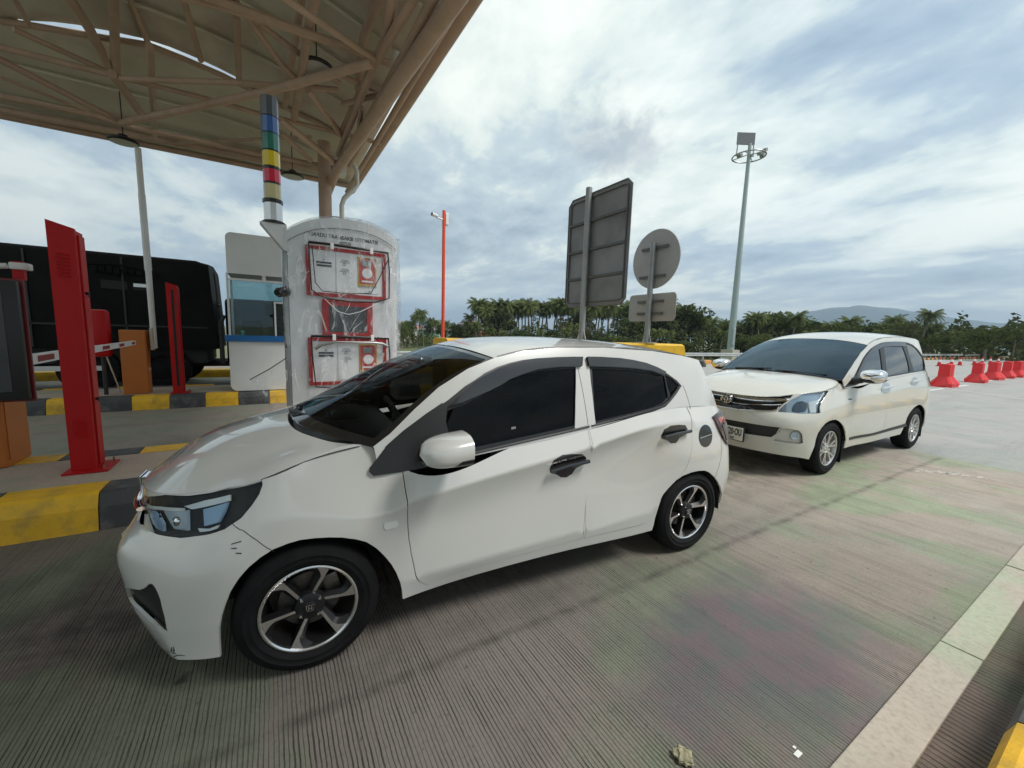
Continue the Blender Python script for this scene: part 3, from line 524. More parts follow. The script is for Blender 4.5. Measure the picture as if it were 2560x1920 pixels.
def wheel(parent,x,y,z,side,R_,rim,tw,style,steer=0):
    """x = outer face; axle along +x*side"""
    w=bpy.data.objects.new('wheel',None); COL.objects.link(w); w.parent=parent; w.location=(x*side,y,z); w.rotation_euler=(0,0,steer+(0 if side>0 else math.pi))
    ax=(1,0,0); O=(0,0,0); h=tw
    t=MB(); prof=[(rim+.004,-.012),(rim+.012,.000),(rim+.028,.0075),(rim+.031,.0095),(rim+.034,.0078),(R_-.048,.010),(R_-.045,.0125),(R_-.042,.0098),(R_-.022,.004),(R_-.010,-.006),(R_-.003,-.018),(R_,-.03),(R_,-h+.03),(R_-.004,-h+.016),(R_-.02,-h+.002),(rim+.03,-h-.005),(rim+.004,-h+.01)]
    t.lathe(O,ax,prof,64)
    for k in range(60):   # tread blocks' grooves at the shoulder
        a=2*math.pi*k/60; c,s_=math.cos(a),math.sin(a); t.box((-.034,c*(R_)-.003,s_*R_-.004),(-.012,c*R_+.003,s_*R_+.004),0) if 0 else None
    t.build('tyre','rubber',w,True,50)
    r=MB(); r.cur=0
    r.lathe(O,ax,[(rim+.006,-.010),(rim+.004,.001),(rim-.003,.003),(rim-.009,-.001),(rim-.012,-.012)],64)     # machined lip
    r.cur=1; r.lathe(O,ax,[(rim-.012,-.012),(rim-.02,-.05),(rim-.028,-h+.02)],48)
    face='machined_alloy' if style=='twist' else 'silver_alloy'
    ns=6 if style=='twist' else 12
    def radial(a,rad,xx): return Vector((xx,math.cos(a)*rad,math.sin(a)*rad))
    if style=='twist':
        for k in range(6):
            a0=2*math.pi*k/6+.12; Q=[[] for _ in range(6)]
            for i in range(13):
                q=i/12; rad=.044+(rim-.009-.044)*q; fl=max(0,(q-.66)/.34)**1.5
                y0=-.0065-.002*q; y1=.0065+.036*fl; xx=-.030+.026*q      # narrow machined blade, flaring to one side at the rim
                yb=.016+.012*q+.030*fl
                A=lambda y,x_: radial(a0+(y+.010*(1-q))/rad,rad,x_)
                for L_,p_ in zip(Q,(A(y0,xx),A(y1,xx),A(y1+yb*.8,xx-.016),A(y1+yb*.8,xx-.040),A(y0-.004,xx-.040),A(y0,xx))): L_.append(p_)
            r.grid(Q[:2],0); r.grid(Q[1:],1)
    else:
        for k in range(6):
            for dlt,wd in ((-.15,.020),(.15,.020)):
                a0=2*math.pi*k/6+.26; L=[];Rr=[];Lb=[];Rb=[]
                for i in range(7):
                    q=i/6; rad=.04+(rim-.010-.04)*q; a=a0+dlt*(.35+.9*q)*1.05; xx=-.020+.012*q; w_=wd*(.9+.35*q)
                    L.append(radial(a-w_/rad*.5,rad,xx)); Rr.append(radial(a+w_/rad*.5,rad,xx)); Lb.append(radial(a-w_/rad*.5,rad,xx-.03)); Rb.append(radial(a+w_/rad*.5,rad,xx-.03))
                r.grid([L,Rr],0); r.grid([Rr,Rb],0); r.grid([Lb,L],0)
    hubm=1 if style=='twist' else 0
    r.lathe(O,ax,[(.0,-.012),(.046,-.013),(.058,-.020),(.066,-.04)],32,hubm)
    r.build('rim',[face,'dark_alloy' if style=='twist' else 'silver_alloy'],w,True,30)
    c=MB(); c.lathe(O,ax,[(.0,-.006),(.022,-.006),(.027,-.009),(.028,-.014)],24); c.build('centre_cap','dark_alloy' if style=='twist' else 'silver_alloy',w,True)
    e=MB()
    if style=='twist':   # squared H badge
        z0=-.0045; e.path([(z0,-.016,.013),(z0,.016,.013),(z0,.012,-.013),(z0,-.012,-.013),(z0,-.016,.013)],.0014,6); e.box((z0-.001,-.0075,-.009),(z0+.0015,-.0045,.010)); e.box((z0-.001,.0045,-.009),(z0+.0015,.0075,.010)); e.box((z0-.001,-.005,-.0015),(z0+.0015,.005,.0015))
        e.build('badge','chrome',w)
    nl=4 if style=='twist' else 5
    for k in range(nl): lg=MB(); a=2*math.pi*k/nl+.7; p=radial(a,.05,-.012); lg.lathe(p,ax,[(.0,.006),(.006,.005),(.008,-.01)],8); lg.build('lug_nut','chrome',w,True)
    d=MB(); d.lathe((-.085,0,0),ax,[(.05,.02),(.055,.004),(.125,.0),(.127,-.012)],40); d.build('brake_disc','brake_metal',w,True)
    ca=MB(); ca.box((-.10,.055,.02),(-.055,.125,.11),.012,Matrix.Rotation(.3,3,'X')); ca.build('brake_caliper','brake_metal',w,True)
    return w
def car_shell(D,root,paint,doors,holes,gholes,hgrow=.0022):
    """paint work shared by both cars: returns surfaces"""
    W,H,G,WS,RF,RG=car_surfaces(D)
    OUT=[(0,0),(16,0),(16,5),(0,5)]; ca=D['cant']; sides=(1,-1)
    pcs=[]
    zb=lambda a:float(G.zb([a])[0])
    low=[(a,zb(a)) for a in np.linspace(.30,D['rear'][-1][0],30)]
    gout=low+[tuple(q) for q in D['rear'][::-1][1:]]+[tuple(q) for q in ca[::-1][1:]]+[(.285,ca[0][1]-.005)]
    for s in sides:
        pcs.append(panel(W,OUT,'w',paint,root,holes=doors+holes,side=s,hgrow=hgrow,st=.04))
        pcs.append(panel(G,gout,'g',paint,root,holes=gholes,side=s,st=.04,cen=(0,1.3,.9)))
    body=join_mesh('body',pcs,root)
    hp=[panel(H,[(0,0),(7,0),(7,3),(0,3)],'h',paint,root,side=s,grow=-.0015,fl=.01,st=.04,cen=(0,.3,.2)) for s in sides]
    join_mesh('hood',hp,root)
    nr=len(RF.S)-1
    rp=[panel(RF,[(0,0),(1,0),(1,nr),(0,nr)],'r',paint,root,side=s,fl=0,st=.05,cen=(0,1.5,.4)) for s in sides]
    return W,H,G,WS,RF,RG,rp,gout
def rect_g(S,nr,t,a,b): return [(0,a),(t,a),(t,b),(0,b)]
def mirror_shell(parent,c,hw,hl,hh,side,mat,base,glassm='chrome'):
    """door mirror: rounded nose, flat glass face at the rear, on an arm to the door"""
    g=[];n=24; rows=12
    for i in range(rows):
        t=i/(rows-1); k=(1-(1-t)**4.2)**.5*.96+.04; row=[]
        for j in range(n):
            a=2*math.pi*j/n; ca_,sa=math.cos(a),math.sin(a); ex=.72
            x=math.copysign(abs(ca_)**ex,ca_)*hw*k; z=math.copysign(abs(sa)**ex,sa)*hh*k
            row.append(((c[0]+x+hw*.12*(1-t))*side,c[1]-hl+2*hl*t,c[2]+z-.015*(1-t)))
        g.append(row)
    b=MB(); b.grid(g[::-1] if side>0 else g,0,True); b.add(g[0],[tuple(range(n))])
    last=g[-1]; cc=Vector((sum(p[0] for p in last)/n,last[0][1]-.008,sum(p[2] for p in last)/n)); inn=[tuple(cc+(Vector(p)-cc)*.86) for p in last]; b.grid([last,inn],0,True)
    o=b.build('mirror',mat,parent,True,60); m=MB(); m.add([tuple(cc)]+inn,[(0,k+1,(k+1)%n+1) for k in range(n)]); m.build('mirror_glass','chrome',o)
    bb=MB(); gg=[]
    for i in range(rows-1):
        t=i/(rows-2); k=(1-(1-t)**2.3)**.5*.98+.02; row=[]
        for j in range(13):
            a=math.pi+math.pi*j/12; row.append(((c[0]+math.cos(a)*hw*k*1.015)*side,c[1]-hl*.98+1.97*hl*t,c[2]-hh*.42-.015*(1-t)+math.sin(a)*hh*k*.72))
        gg.append(row)
    bb.grid(gg); 
    bb.path([(( c[0]-hw*.6)*side,c[1]-.01,c[2]-hh*.75),((c[0]-hw*1.6)*side,c[1]-.03,c[2]-hh*1.1)],[.035,.045],10)
    bb.build('mirror_base',base,o,True,60)
    return o
# ---------------------------------------------------------------- ground materials
def ground_mat(name,base,g1,g2,tine=0.0,joints=None,stain=.5,rough=.85,fine=60,axis=1,dark=(.07,.06,.05),marks=False):
    m=bpy.data.materials.new(name); m.use_nodes=True; N=NT(m.node_tree); M[name]=m
    tc=N.n('ShaderNodeTexCoord'); v=(tc,'Object'); sp=N.n('ShaderNodeSeparateXYZ',{0:v})
    a=N.noise(v,.85,5,.6,.6); b=N.noise(v,2.2,6,.65,.4); c3=N.noise(v,fine,3,.6); big=N.noise(v,.33,3,.5)
    col=N.mix(N.ramp(a,[(.44,(0,0,0)),(.53,(1,1,1))]),tuple(g1)+(1,),tuple(g2)+(1,))
    col=N.mix(N.m('MULTIPLY',N.ramp(big,[(.42,(0,0,0)),(.62,(1,1,1))]),.55),col,tuple(base)+(1,))
    col=N.n('ShaderNodeMixRGB',{0:.45,1:col,2:N.ramp(c3,[(.25,(.55,.55,.55)),(.5,(1,1,1)),(.8,(1.25,1.25,1.25))])},blend_type='MULTIPLY')
    st=N.m('MULTIPLY',N.ramp(b,[(.47,(0,0,0)),(.75,(1,1,1))]),stain); col=N.mix(st,col,tuple(dark)+(1,))
    hgt=N.m('MULTIPLY',c3,.25)
    if tine:
        wob=N.m('MULTIPLY',N.noise(v,.8,2,.5),.018); wo2=N.m('MULTIPLY',N.noise(v,16,2,.5),.007)
        y=N.m('ADD',N.m('ADD',(sp,axis),wob),wo2); fr=N.m('FRACT',N.m('DIVIDE',y,tine)); cell=N.m('FLOOR',N.m('DIVIDE',y,tine))
        rnd=N.n('ShaderNodeTexWhiteNoise',{'W':cell},noise_dimensions='1D'); wd=N.m('MULTIPLY_ADD',(rnd,0),.18,.08)
        d=N.m('ABSOLUTE',N.m('SUBTRACT',fr,.5)); gr=N.n('ShaderNodeMapRange',{'Value':d,'From Min':wd,'From Max':N.m('MULTIPLY',wd,.35),'To Min':0.0,'To Max':1.0})
        wear=N.ramp(N.noise(v,3.2,5,.6),[(.30,(.25,.25,.25)),(.58,(1,1,1))]); gr=N.m('MULTIPLY',gr,wear)
        col=N.mix(N.m('MULTIPLY',gr,.90),col,(.035,.032,.028,1)); hgt=N.m('SUBTRACT',hgt,N.m('MULTIPLY',gr,1.2))
        vo=N.n('ShaderNodeTexVoronoi',{'Vector':N.vm('ADD',v,N.vm('SCALE',(N.noise(v,9,3,.6),1),sc_=.12)),'Scale':2.6},feature='F1'); dr=N.n('ShaderNodeMapRange',{'Value':(vo,'Distance'),'From Min':.035,'From Max':.10,'To Min':.75,'To Max':0.0}); col=N.mix(N.m('MULTIPLY',dr,N.ramp(N.noise(v,1.1,2,.5),[(.50,(0,0,0)),(.56,(1,1,1))])),col,(.03,.027,.025,1))
        chip=N.ramp(N.noise(v,26,3,.55),[(.66,(0,0,0)),(.72,(1,1,1))]); col=N.mix(N.m('MULTIPLY',chip,.55),col,(.05,.04,.035,1))
    if marks:   # tyre rubber drawn along the wheel tracks, the joint scar and a dark centre band
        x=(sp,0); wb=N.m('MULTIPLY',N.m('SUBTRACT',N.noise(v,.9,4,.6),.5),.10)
        for cx,wdt,am in ((-1.59,.045,.75),(-1.75,.26,.28),(-3.35,.30,.25),(-2.6,.80,.82)):  # widest band: centre oil drips, plus painted-in shade at the car's front
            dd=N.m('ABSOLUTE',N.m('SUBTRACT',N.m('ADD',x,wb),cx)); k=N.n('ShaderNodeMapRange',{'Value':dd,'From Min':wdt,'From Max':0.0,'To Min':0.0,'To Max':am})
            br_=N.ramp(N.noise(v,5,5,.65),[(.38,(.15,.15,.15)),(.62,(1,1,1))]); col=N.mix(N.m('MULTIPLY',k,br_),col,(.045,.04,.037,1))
    if marks:   # damp grey patch; slab paler with wear and painted-in daylight towards the open plaza
        dd=N.vm('DISTANCE',N.vm('MULTIPLY',N.vm('ADD',v,N.vm('SCALE',N.vm('SUBTRACT',(N.noise(v,1.6,5,.6),1),(.5,.5,.5)),sc_=1.1)),(1.0,.62,0)),(-.95,1.28,0))
        k=N.n('ShaderNodeMapRange',{'Value':(dd,'Value'),'From Min':.30,'From Max':.58,'To Min':.90,'To Max':0.0}); tn=N.mix(N.ramp(N.noise(v,3,4,.6),[(.45,(0,0,0)),(.56,(1,1,1))]),(.082,.087,.098,1),(.120,.080,.105,1))
        gd=N.n('ShaderNodeMixRGB',{0:.22,1:tn,2:col},blend_type='MIX'); col=N.mix(k,col,gd)
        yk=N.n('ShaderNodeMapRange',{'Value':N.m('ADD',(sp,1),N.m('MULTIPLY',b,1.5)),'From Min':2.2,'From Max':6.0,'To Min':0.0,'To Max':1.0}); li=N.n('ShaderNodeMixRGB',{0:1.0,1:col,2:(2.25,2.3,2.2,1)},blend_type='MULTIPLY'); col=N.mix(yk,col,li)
    if joints:
        for ax_i,L_ in zip((0,1),joints):
            fr=N.m('ABSOLUTE',N.m('SUBTRACT',N.m('FRACT',N.m('DIVIDE',N.m('ADD',(sp,ax_i),N.m('MULTIPLY',c3,.01)),L_)),.5)); k=N.n('ShaderNodeMapRange',{'Value':fr,'From Min':.5-.012/L_,'From Max':.5-.004/L_,'To Min':0.0,'To Max':.7}); col=N.mix(k,col,(.10,.10,.10,1))
        st2=N.noise(N.n('ShaderNodeMapping',{'Vector':v,'Scale':(1.2,.09,1),'Rotation':(0,0,.12)}),1.0,6,.65); col=N.mix(N.ramp(st2,[(.55,(0,0,0)),(.72,(.45,.45,.45))]),col,(.15,.15,.155,1))
    bp=N.n('ShaderNodeBump',{'Strength':.7,'Distance':.006,'Height':hgt})
    rg=N.ramp(b,[(.35,(rough-.13,)*3),(.6,(rough,)*3)])
    p=N.n('ShaderNodeBsdfPrincipled',{'Base Color':col,'Roughness':rg,'Normal':bp,'Specular IOR Level':.35}); N.n('ShaderNodeOutputMaterial',{'Surface':p}); return m
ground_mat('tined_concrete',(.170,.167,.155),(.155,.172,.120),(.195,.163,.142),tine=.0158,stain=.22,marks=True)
ground_mat('lane_concrete',(.24,.23,.20),(.24,.25,.19),(.28,.235,.20),stain=.30)
ground_mat('plaza_pavement',(.33,.328,.32),(.30,.31,.285),(.345,.325,.31),stain=.20,rough=.75,fine=30,dark=(.16,.16,.16),joints=(4.5,5.0))
ground_mat('pale_concrete',(.42,.42,.35),(.40,.43,.32),(.46,.40,.34),stain=.18,fine=50)
ground_mat('dirty_gutter',(.12,.10,.08),(.11,.12,.08),(.15,.11,.09),tine=.03,stain=.5)
ground_mat('island_concrete',(.36,.31,.26),(.34,.33,.25),(.42,.34,.28),stain=.22)
ground_mat('grass_field',(.10,.13,.05),(.08,.12,.04),(.15,.15,.07),stain=.4,dark=(.04,.06,.02),fine=4)
def paint_mat(name,col,wear=(.22,.20,.17)): pbr(name,col,.55,var=.12,vs_=6,dirt=wear,ds=7,bump=.25,bs=35)
paint_mat('kerb_yellow',(.76,.43,.015),(.50,.30,.04)); paint_mat('kerb_black',(.05,.052,.056),(.12,.115,.11)); paint_mat('block_yellow',(.66,.40,.02),(.55,.33,.04)); paint_mat('kerb_orange',(.62,.28,.05)); paint_mat('road_white',(.62,.62,.60),(.40,.39,.37))
S_=lambda o:tag(o,kind='structure')
def sheet(name,x0,x1,y0,y1,z,mat,n=1):
    b=MB(); P=[[(x0+(x1-x0)*i/n,y0+(y1-y0)*j/n,z) for j in range(n+1)] for i in range(n+1)]; b.grid(P); o=b.build(name,mat)
    o.data.flip_normals() if o.data.polygons[0].normal.z<0 else None
    return S_(o)
# terrain: level under the plaza, dropping away beyond the guardrail, out to the horizon
def terr(x,y):
    d=max(0,-(x+18)); e=max(0,y-135); k=min(1,max(d/16,e/20)); return -.35-2.0*k*k*(3-2*k)
gx=[-9000,-4000,-1500,-700,-400,-260,-200,-160,-130,-110,-90,-75,-60,-50,-42,-36,-31,-27,-23,-20,-18,-10,0,20,60,200,1500,9000]
gy=[-9000,-2000,-400,-120,-60,-30,-10,0,10,20,30,45,60,80,100,120,135,145,160,200,300,600,2000,9000]
random.seed(4)
b=MB(); b.grid([[(x,y,terr(x,y)+(random.uniform(-.25,.25) if x<-40 and abs(y)<300 else 0)) for y in gy] for x in gx]); o=b.build('ground','grass_field',None,True); 
if o.data.polygons[0].normal.z<0: o.data.flip_normals()
S_(o)
sheet('plaza_road',-15.9,14,7.95,134,-.004,'plaza_pavement',3); sheet('plaza_road',-15.9,14,-60,7.95,-.012,'plaza_pavement',3)
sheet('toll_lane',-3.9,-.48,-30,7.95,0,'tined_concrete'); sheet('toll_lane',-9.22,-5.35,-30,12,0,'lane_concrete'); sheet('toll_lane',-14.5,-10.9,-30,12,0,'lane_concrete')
b=MB()
for k in range(-8,14): y0=-.02+k*1.46; b.box((-.478,y0+.006,-.05),(-.33,y0+1.454,.012+.002*(k%2)),.004)
S_(b.build('concrete_strip','pale_concrete')); sheet('gutter',-.33,-.15,-30,30,-.002,'dirty_gutter')
for y0,y1,x0,x1 in ((18.9,24.8,-4.60,-4.46),):
    sheet('lane_marking',x0,x1,y0,y1,.001,'road_white')
for p,q,wd in (((-5.6,22.55),(-2.2,19.85),.09),((-6.4,34.65),(-2.0,34.0),.13),((-7.5,45.5),(-1,44.5),.15),((-4.75,27.2),(-4.9,38.5),.10)):
    b=MB(); d=Vector((q[0]-p[0],q[1]-p[1],0)).normalized(); n_=Vector((-d.y,d.x,0))*wd/2; P=Vector((*p,.001)); Q=Vector((*q,.001)); b.quad(P-n_,Q-n_,Q+n_,P+n_); o=b.build('lane_marking','road_white'); 
    if o.data.polygons[0].normal.z<0: o.data.flip_normals()
    S_(o)
# white paint smears on the slab
b=MB(); random.seed(9)
for i in range(42):
    t=random.random(); x=-1.55+.42*t+random.gauss(0,.018); y=6.80+.30*t+random.gauss(0,.05); l=random.uniform(.02,.12); wv=random.uniform(.003,.012)
    b.quad((x-wv,y-l*.3,.0012),(x+wv,y-l*.2,.0012),(x+wv+.25*l,y+l*.5,.0012),(x-wv+.25*l,y+l*.5,.0012))
S_(b.build('paint_smear','road_white'))
def kerb_run(name,x0,x1,ch,h,segs,mats,label=None,inv=False,z0=0):
    """painted kerb along Y: sloped face of width ch from x0, top out to x1; segs=[(y0,y1,mat index)]"""
    b=MB()
    for y0,y1,mi in segs:
        g=.004; sx=1 if x1<x0 else -1
        A=[(x0,z0),(x0-sx*ch*.35,z0+h*.62),(x0-sx*ch,z0+h*.94),(x0-sx*(ch+.03),z0+h),(x1,z0+h),(x1,z0)]
        b.prism([(x,y0+g,z) for x,z in A],(0,y1-y0-2*g,0),mi)
    o=b.build(name,mats); bm=bmesh.new(); bm.from_mesh(o.data); bmesh.ops.recalc_face_normals(bm,faces=bm.faces); bm.to_mesh(o.data); bm.free(); return S_(o)
def segs(y0,y1,L,first,ref):
    o=[]; k=math.floor((y0-ref)/L)
    while ref+k*L<y1: a=max(y0,ref+k*L); c=min(y1,ref+(k+1)*L); o.append((a,c,(k+first)%2)); k+=1
    return o
KM=['kerb_yellow','kerb_black']
kerb_run('near_island_kerb',-3.9,-4.22,.06,.27,segs(-16,6.2,.54,1,-1.10),KM)
kerb_run('near_island_kerb',-5.35,-5.03,.05,.27,segs(-16,6.2,.54,0,-1.10),KM)
b=MB(); b.box((-4.225,-16,0),(-5.025,6.2,.266)); S_(b.build('near_island','island_concrete'))
kerb_run('far_island_kerb',-9.22,-9.50,.05,.235,segs(-16,6,.51,1,-.53),KM)
kerb_run('far_island_kerb',-10.9,-10.62,.05,.235,segs(-16,6,.51,0,-.53),KM)
b=MB(); b.box((-9.505,-16,0),(-10.615,6,.231)); S_(b.build('far_island','island_concrete'))
kerb_run('outer_island_kerb',-14.5,-14.9,.05,.22,segs(-16,6,3.0,0,-4),['kerb_yellow','kerb_yellow'])
b=MB(); b.box((-14.905,-16,0),(-16.2,6,.216)); S_(b.build('outer_island','island_concrete'))
kerb_run('right_island_kerb',-.19,.05,.035,.20,segs(-3,20,.66,1,2.24),KM)
b=MB(); b.box((.055,-3,0),(3.4,20,.196)); S_(b.build('right_island','island_concrete'))
kerb_run('verge_kerb',-15.9,-16.15,.03,.24,segs(7,134,.75,0,0),['kerb_orange','kerb_black'])
# ---------------------------------------------------------------- more materials
pbr('red_steel',(.42,.003,.004),.5,0,.0,spec=.3,var=.10,vs_=2,bump=.03,bs=8); pbr('orange_steel',(.42,.115,.008),.45,0,.2,var=.10,vs_=3); pbr('dark_red',(.16,.01,.012),.45); pbr('boom_red',(.22,.012,.016),.5)
pbr('white_steel',(.68,.68,.67),.4,var=.05,vs_=2); pbr('kiosk_panel',(.74,.74,.74),.42,var=.04,vs_=2); pbr('device_white',(.86,.86,.86),.45)
pbr('galvanised',(.34,.35,.35),.42,.6,var=.15,vs_=5); pbr('galvanised_dark',(.15,.155,.16),.5,.5,var=.12,vs_=5); pbr('sign_back',(.27,.275,.28),.42,.55,var=.10,vs_=2,dirt=(.19,.19,.19),ds=1.5); pbr('sign_back_pale',(.42,.42,.42),.48,.4,var=.10,vs_=3)
pbr('truss_paint',(.42,.30,.22),.55,var=.14,vs_=3); pbr('roof_metal',(.54,.51,.41),.6,var=.10,vs_=.8,dirt=(.42,.33,.26),ds=.5); pbr('pvc_pipe',(.62,.62,.56),.4,var=.05)
pbr('screen_dark',(.045,.047,.05),.25,var=.25,vs_=3); pbr('blue_trim',(.008,.12,.35),.4); pbr('tarp_black',(.009,.009,.0095),.7,spec=.12,var=.3,vs_=1.2,bump=.5,bs=2.2); pbr('slot_black',(.004,.004,.004),.6)
pbr('band_blue',(.03,.11,.32),.25,0,.4); pbr('band_green',(.012,.16,.12),.25,0,.4); pbr('band_yellow',(.70,.52,.01),.25,0,.4); pbr('band_red',(.62,.01,.04),.25,0,.4); pbr('band_cream',(.58,.50,.26),.3,0,.3); pbr('band_grey',(.075,.085,.10),.3,0,.3)
pbr('card_red',(.52,.04,.03),.4); pbr('card_gold',(.55,.36,.05),.4); pbr('mint_plastic',(.12,.58,.50),.4); pbr('led_lens',(.45,.44,.42),.4); pbr('barrier_red',(.70,.02,.025),.45,var=.12,vs_=3,dirt=(.50,.05,.05),ds=5); pbr('cone_red',(.55,.02,.015),.5); pbr('cone_white',(.75,.75,.72),.5)
pbr('mast_paint',(.33,.40,.40),.5,.2,var=.06,vs_=.5); pbr('rail_metal',(.48,.50,.50),.45,.5,var=.1,vs_=2); pbr('beige_strap',(.50,.42,.32),.6); pbr('orange_red_pole',(.70,.07,.02),.4); pbr('rust',(.25,.12,.06),.8)
def film_mat():
    m=bpy.data.materials.new('plastic_film'); m.use_nodes=True; N=NT(m.node_tree); M['plastic_film']=m
    tc=N.n('ShaderNodeTexCoord'); mp_=N.n('ShaderNodeMapping',{'Vector':(tc,'Object'),'Scale':(1,1,.38),'Rotation':(.25,0,0)}); a=N.noise(mp_,7,6,.6,1.6); c=N.noise((tc,'Object'),3.0,5,.6,1.2)
    bp=N.n('ShaderNodeBump',{'Strength':1.0,'Distance':.022,'Height':N.m('ADD',a,c)})
    gl=N.n('ShaderNodeBsdfGlossy',{'Color':(1,1,1,1),'Roughness':.14,'Normal':bp}); t=N.n('ShaderNodeBsdfTransparent',{'Color':(.93,.94,.95,1)}); d=N.n('ShaderNodeBsdfDiffuse',{'Color':(.85,.86,.87,1),'Normal':bp})
    fr=N.n('ShaderNodeFresnel',{'IOR':1.45,'Normal':bp}); m1=N.n('ShaderNodeMixShader',{0:N.m('MULTIPLY_ADD',fr,1.0,.0,clamp=True),1:t,2:gl}); st=N.ramp(a,[(.50,(.03,.03,.03)),(.57,(.12,.12,.12)),(.62,(.60,.60,.60)),(.66,(.12,.12,.12))])
    N.n('ShaderNodeOutputMaterial',{'Surface':N.n('ShaderNodeMixShader',{0:st,1:m1,2:d})}); return m
film_mat()
# ---------------------------------------------------------------- payment kiosk under clear plastic
KX=-4.6
k=thing('payment_kiosk',(KX-.3,.715,.27),'white automatic toll payment kiosk wrapped in clear plastic, behind the hatchback','kiosk'); OFF=(KX-.3,.715,.27)
def bk(mb,name,mats,parent=k,sm=False,off=OFF): return mb.build(name,mats,parent,sm,40,off)
b=MB(); n=18; arc=[(KX,.19+1.05*i/n,2.43+.165*(1-abs((i/n-.5)*2)**2.5)+.05*(i/n)) for i in range(n+1)]
b.prism([(KX,.19,.268),*arc,(KX,1.24,.268)],(-.62,0,0)); cab=bk(b,'cabinet','kiosk_panel')
b=MB(); arc2=[(KX+.012,y,z-.10) for _,y,z in arc]; b.path([(x,y,z) for x,y,z in arc2],.004,6); bk(b,'seam','print_grey')
def frame(name,y0,y1,z0,z1,w,mat,x,par=k,d=.02):
    b=MB(); b.box((x,y0,z0),(x+d,y0+w,z1)); b.box((x,y1-w,z0),(x+d,y1,z1)); b.box((x,y0+w,z0),(x+d,y1-w,z0+w)); b.box((x,y0+w,z1-w),(x+d,y1-w,z1)); return bk(b,name,mat,par)
for z0,z1 in ((1.83,2.32),(.92,1.41)):
    p=frame('panel_frame',.345,1.12,z0,z1,.035,'card_red' if 0 else 'red_steel',KX+.001)
    b=MB(); b.box((KX+.001,.38,z0+.035),(KX+.012,1.085,z1-.035)); f=bk(b,'device_panel','device_white')
    b=MB(); b.box((KX+.012,.62,z0+.05),(KX+.020,.83,z1-.05),.003); bk(b,'raised_panel','device_white',f)
    for dz in (.165,.195): b=MB(); b.box((KX+.012,.44,z1-dz),(KX+.017,.58,z1-dz+.018)); bk(b,'card_slot','slot_black',f)
    for dz in (.155,.245):
        b=MB(); b.lathe((KX+.020,.70,z1-dz),(1,0,0),[(.011,.0),(.011,.004),(.0155,.004),(.0155,0)],18); bk(b,'push_button','print_grey',f)
        for q in range(3): b=MB(); b.box((KX+.0205,.655+.01*q,z1-dz+.028+.013*q-.012),(KX+.0215,.755-.008*q,z1-dz+.028+.013*q-.007)); bk(b,'printed_line','print_grey',f)
    for yy,zz in ((.505,z1-.125),(.95,z0+.085)):
        b=MB(); b.prism([(KX+.013,yy-.010,zz),(KX+.013,yy+.010,zz),(KX+.013,yy,zz-.013)],(.001,0,0)); bk(b,'arrow_mark','letter_black',f)
    b=MB(); b.box((KX+.0125,.88,z0+.052),(KX+.0135,1.04,z0+.058)); bk(b,'printed_line','print_grey',f)
    b=MB(); b.cur=0; b.box((KX+.012,.83,z1-.36),(KX+.026,1.02,z1-.06),.004); b.cur=1; b.box((KX+.026,.845,z1-.335),(KX+.029,1.005,z1-.075)); cr=bk(b,'card_reader',['card_gold','card_red'])
    b=MB(); b.box((KX+.029,.875,z1-.155),(KX+.034,.965,z1-.095),.003); bk(b,'reader_slot','galvanised',cr)
    b=MB(); b.lathe((KX+.0292,.925,z1-.225),(1,0,0),[(0,.002),(.050,.002),(.052,0)],26); bk(b,'reader_disc','device_white',cr)
    b=MB(); b.box((KX+.029,.87,z1-.318),(KX+.031,.98,z1-.300)); bk(b,'reader_label','device_white',cr)
frame('screen_frame',.48,.975,1.41,1.80,.06,'red_steel',KX+.001,k,.03); b=MB(); b.box((KX+.001,.54,1.47),(KX+.014,.915,1.74)); bk(b,'screen','screen_dark')
text_mesh('lettering','GARDU TRANSAKSI OTOMATIS',.050,'letter_black',k,(.302,0.0,2.430-.27),(0,1,0),(0,0,1),.001,sx=.93,bold=.0012)
text_mesh('lettering','(GTO)',.040,'letter_black',k,(.302,0.0,2.376-.27),(0,1,0),(0,0,1),.001,bold=.001)
# the film: hangs from the arched top, folded and pulled in
def film(x,y,z): return .012+.018*abs(math.sin(y*9+math.sin(z*3.1)*1.3))*min(1,abs(2.65-z)*1.2)+.012*math.sin(z*11+y*4)*.4
P=[]
for i in range(41):
    y=.165+1.10*i/40; top=2.43+.165*(1-min(1,abs(((y-.19)/1.05-.5)*2))**2.5)+.05*(y-.19)/1.05; row=[]
    for j in range(50): z=.45+(top+.012-.45)*j/49; row.append((KX+.035+film(0,y,z),y,z))
    row+= [(KX-.1,y,top+.014+.004*math.sin(y*40)),(KX-.35,y,top+.014),(KX-.66,y,top+.012)]
    P.append(row)
b=MB(); b.grid(P); 
for yy,sg in ((.165,-1),(1.265,1)):
    Q=[[(KX+.045-.03*i+.0,yy+sg*(.006+.008*math.sin(i*1.7+j*.5)),.45+(2.44 if sg<0 else 2.50-.0-.0)*j/24-.45*j/24) for j in range(25)] for i in range(24)]; b.grid(Q)
bk(b,'plastic_cover','plastic_film',k,True)
b=MB(); rnd=random.Random(3)     # white strands drawn as glints along creases of the gathered film
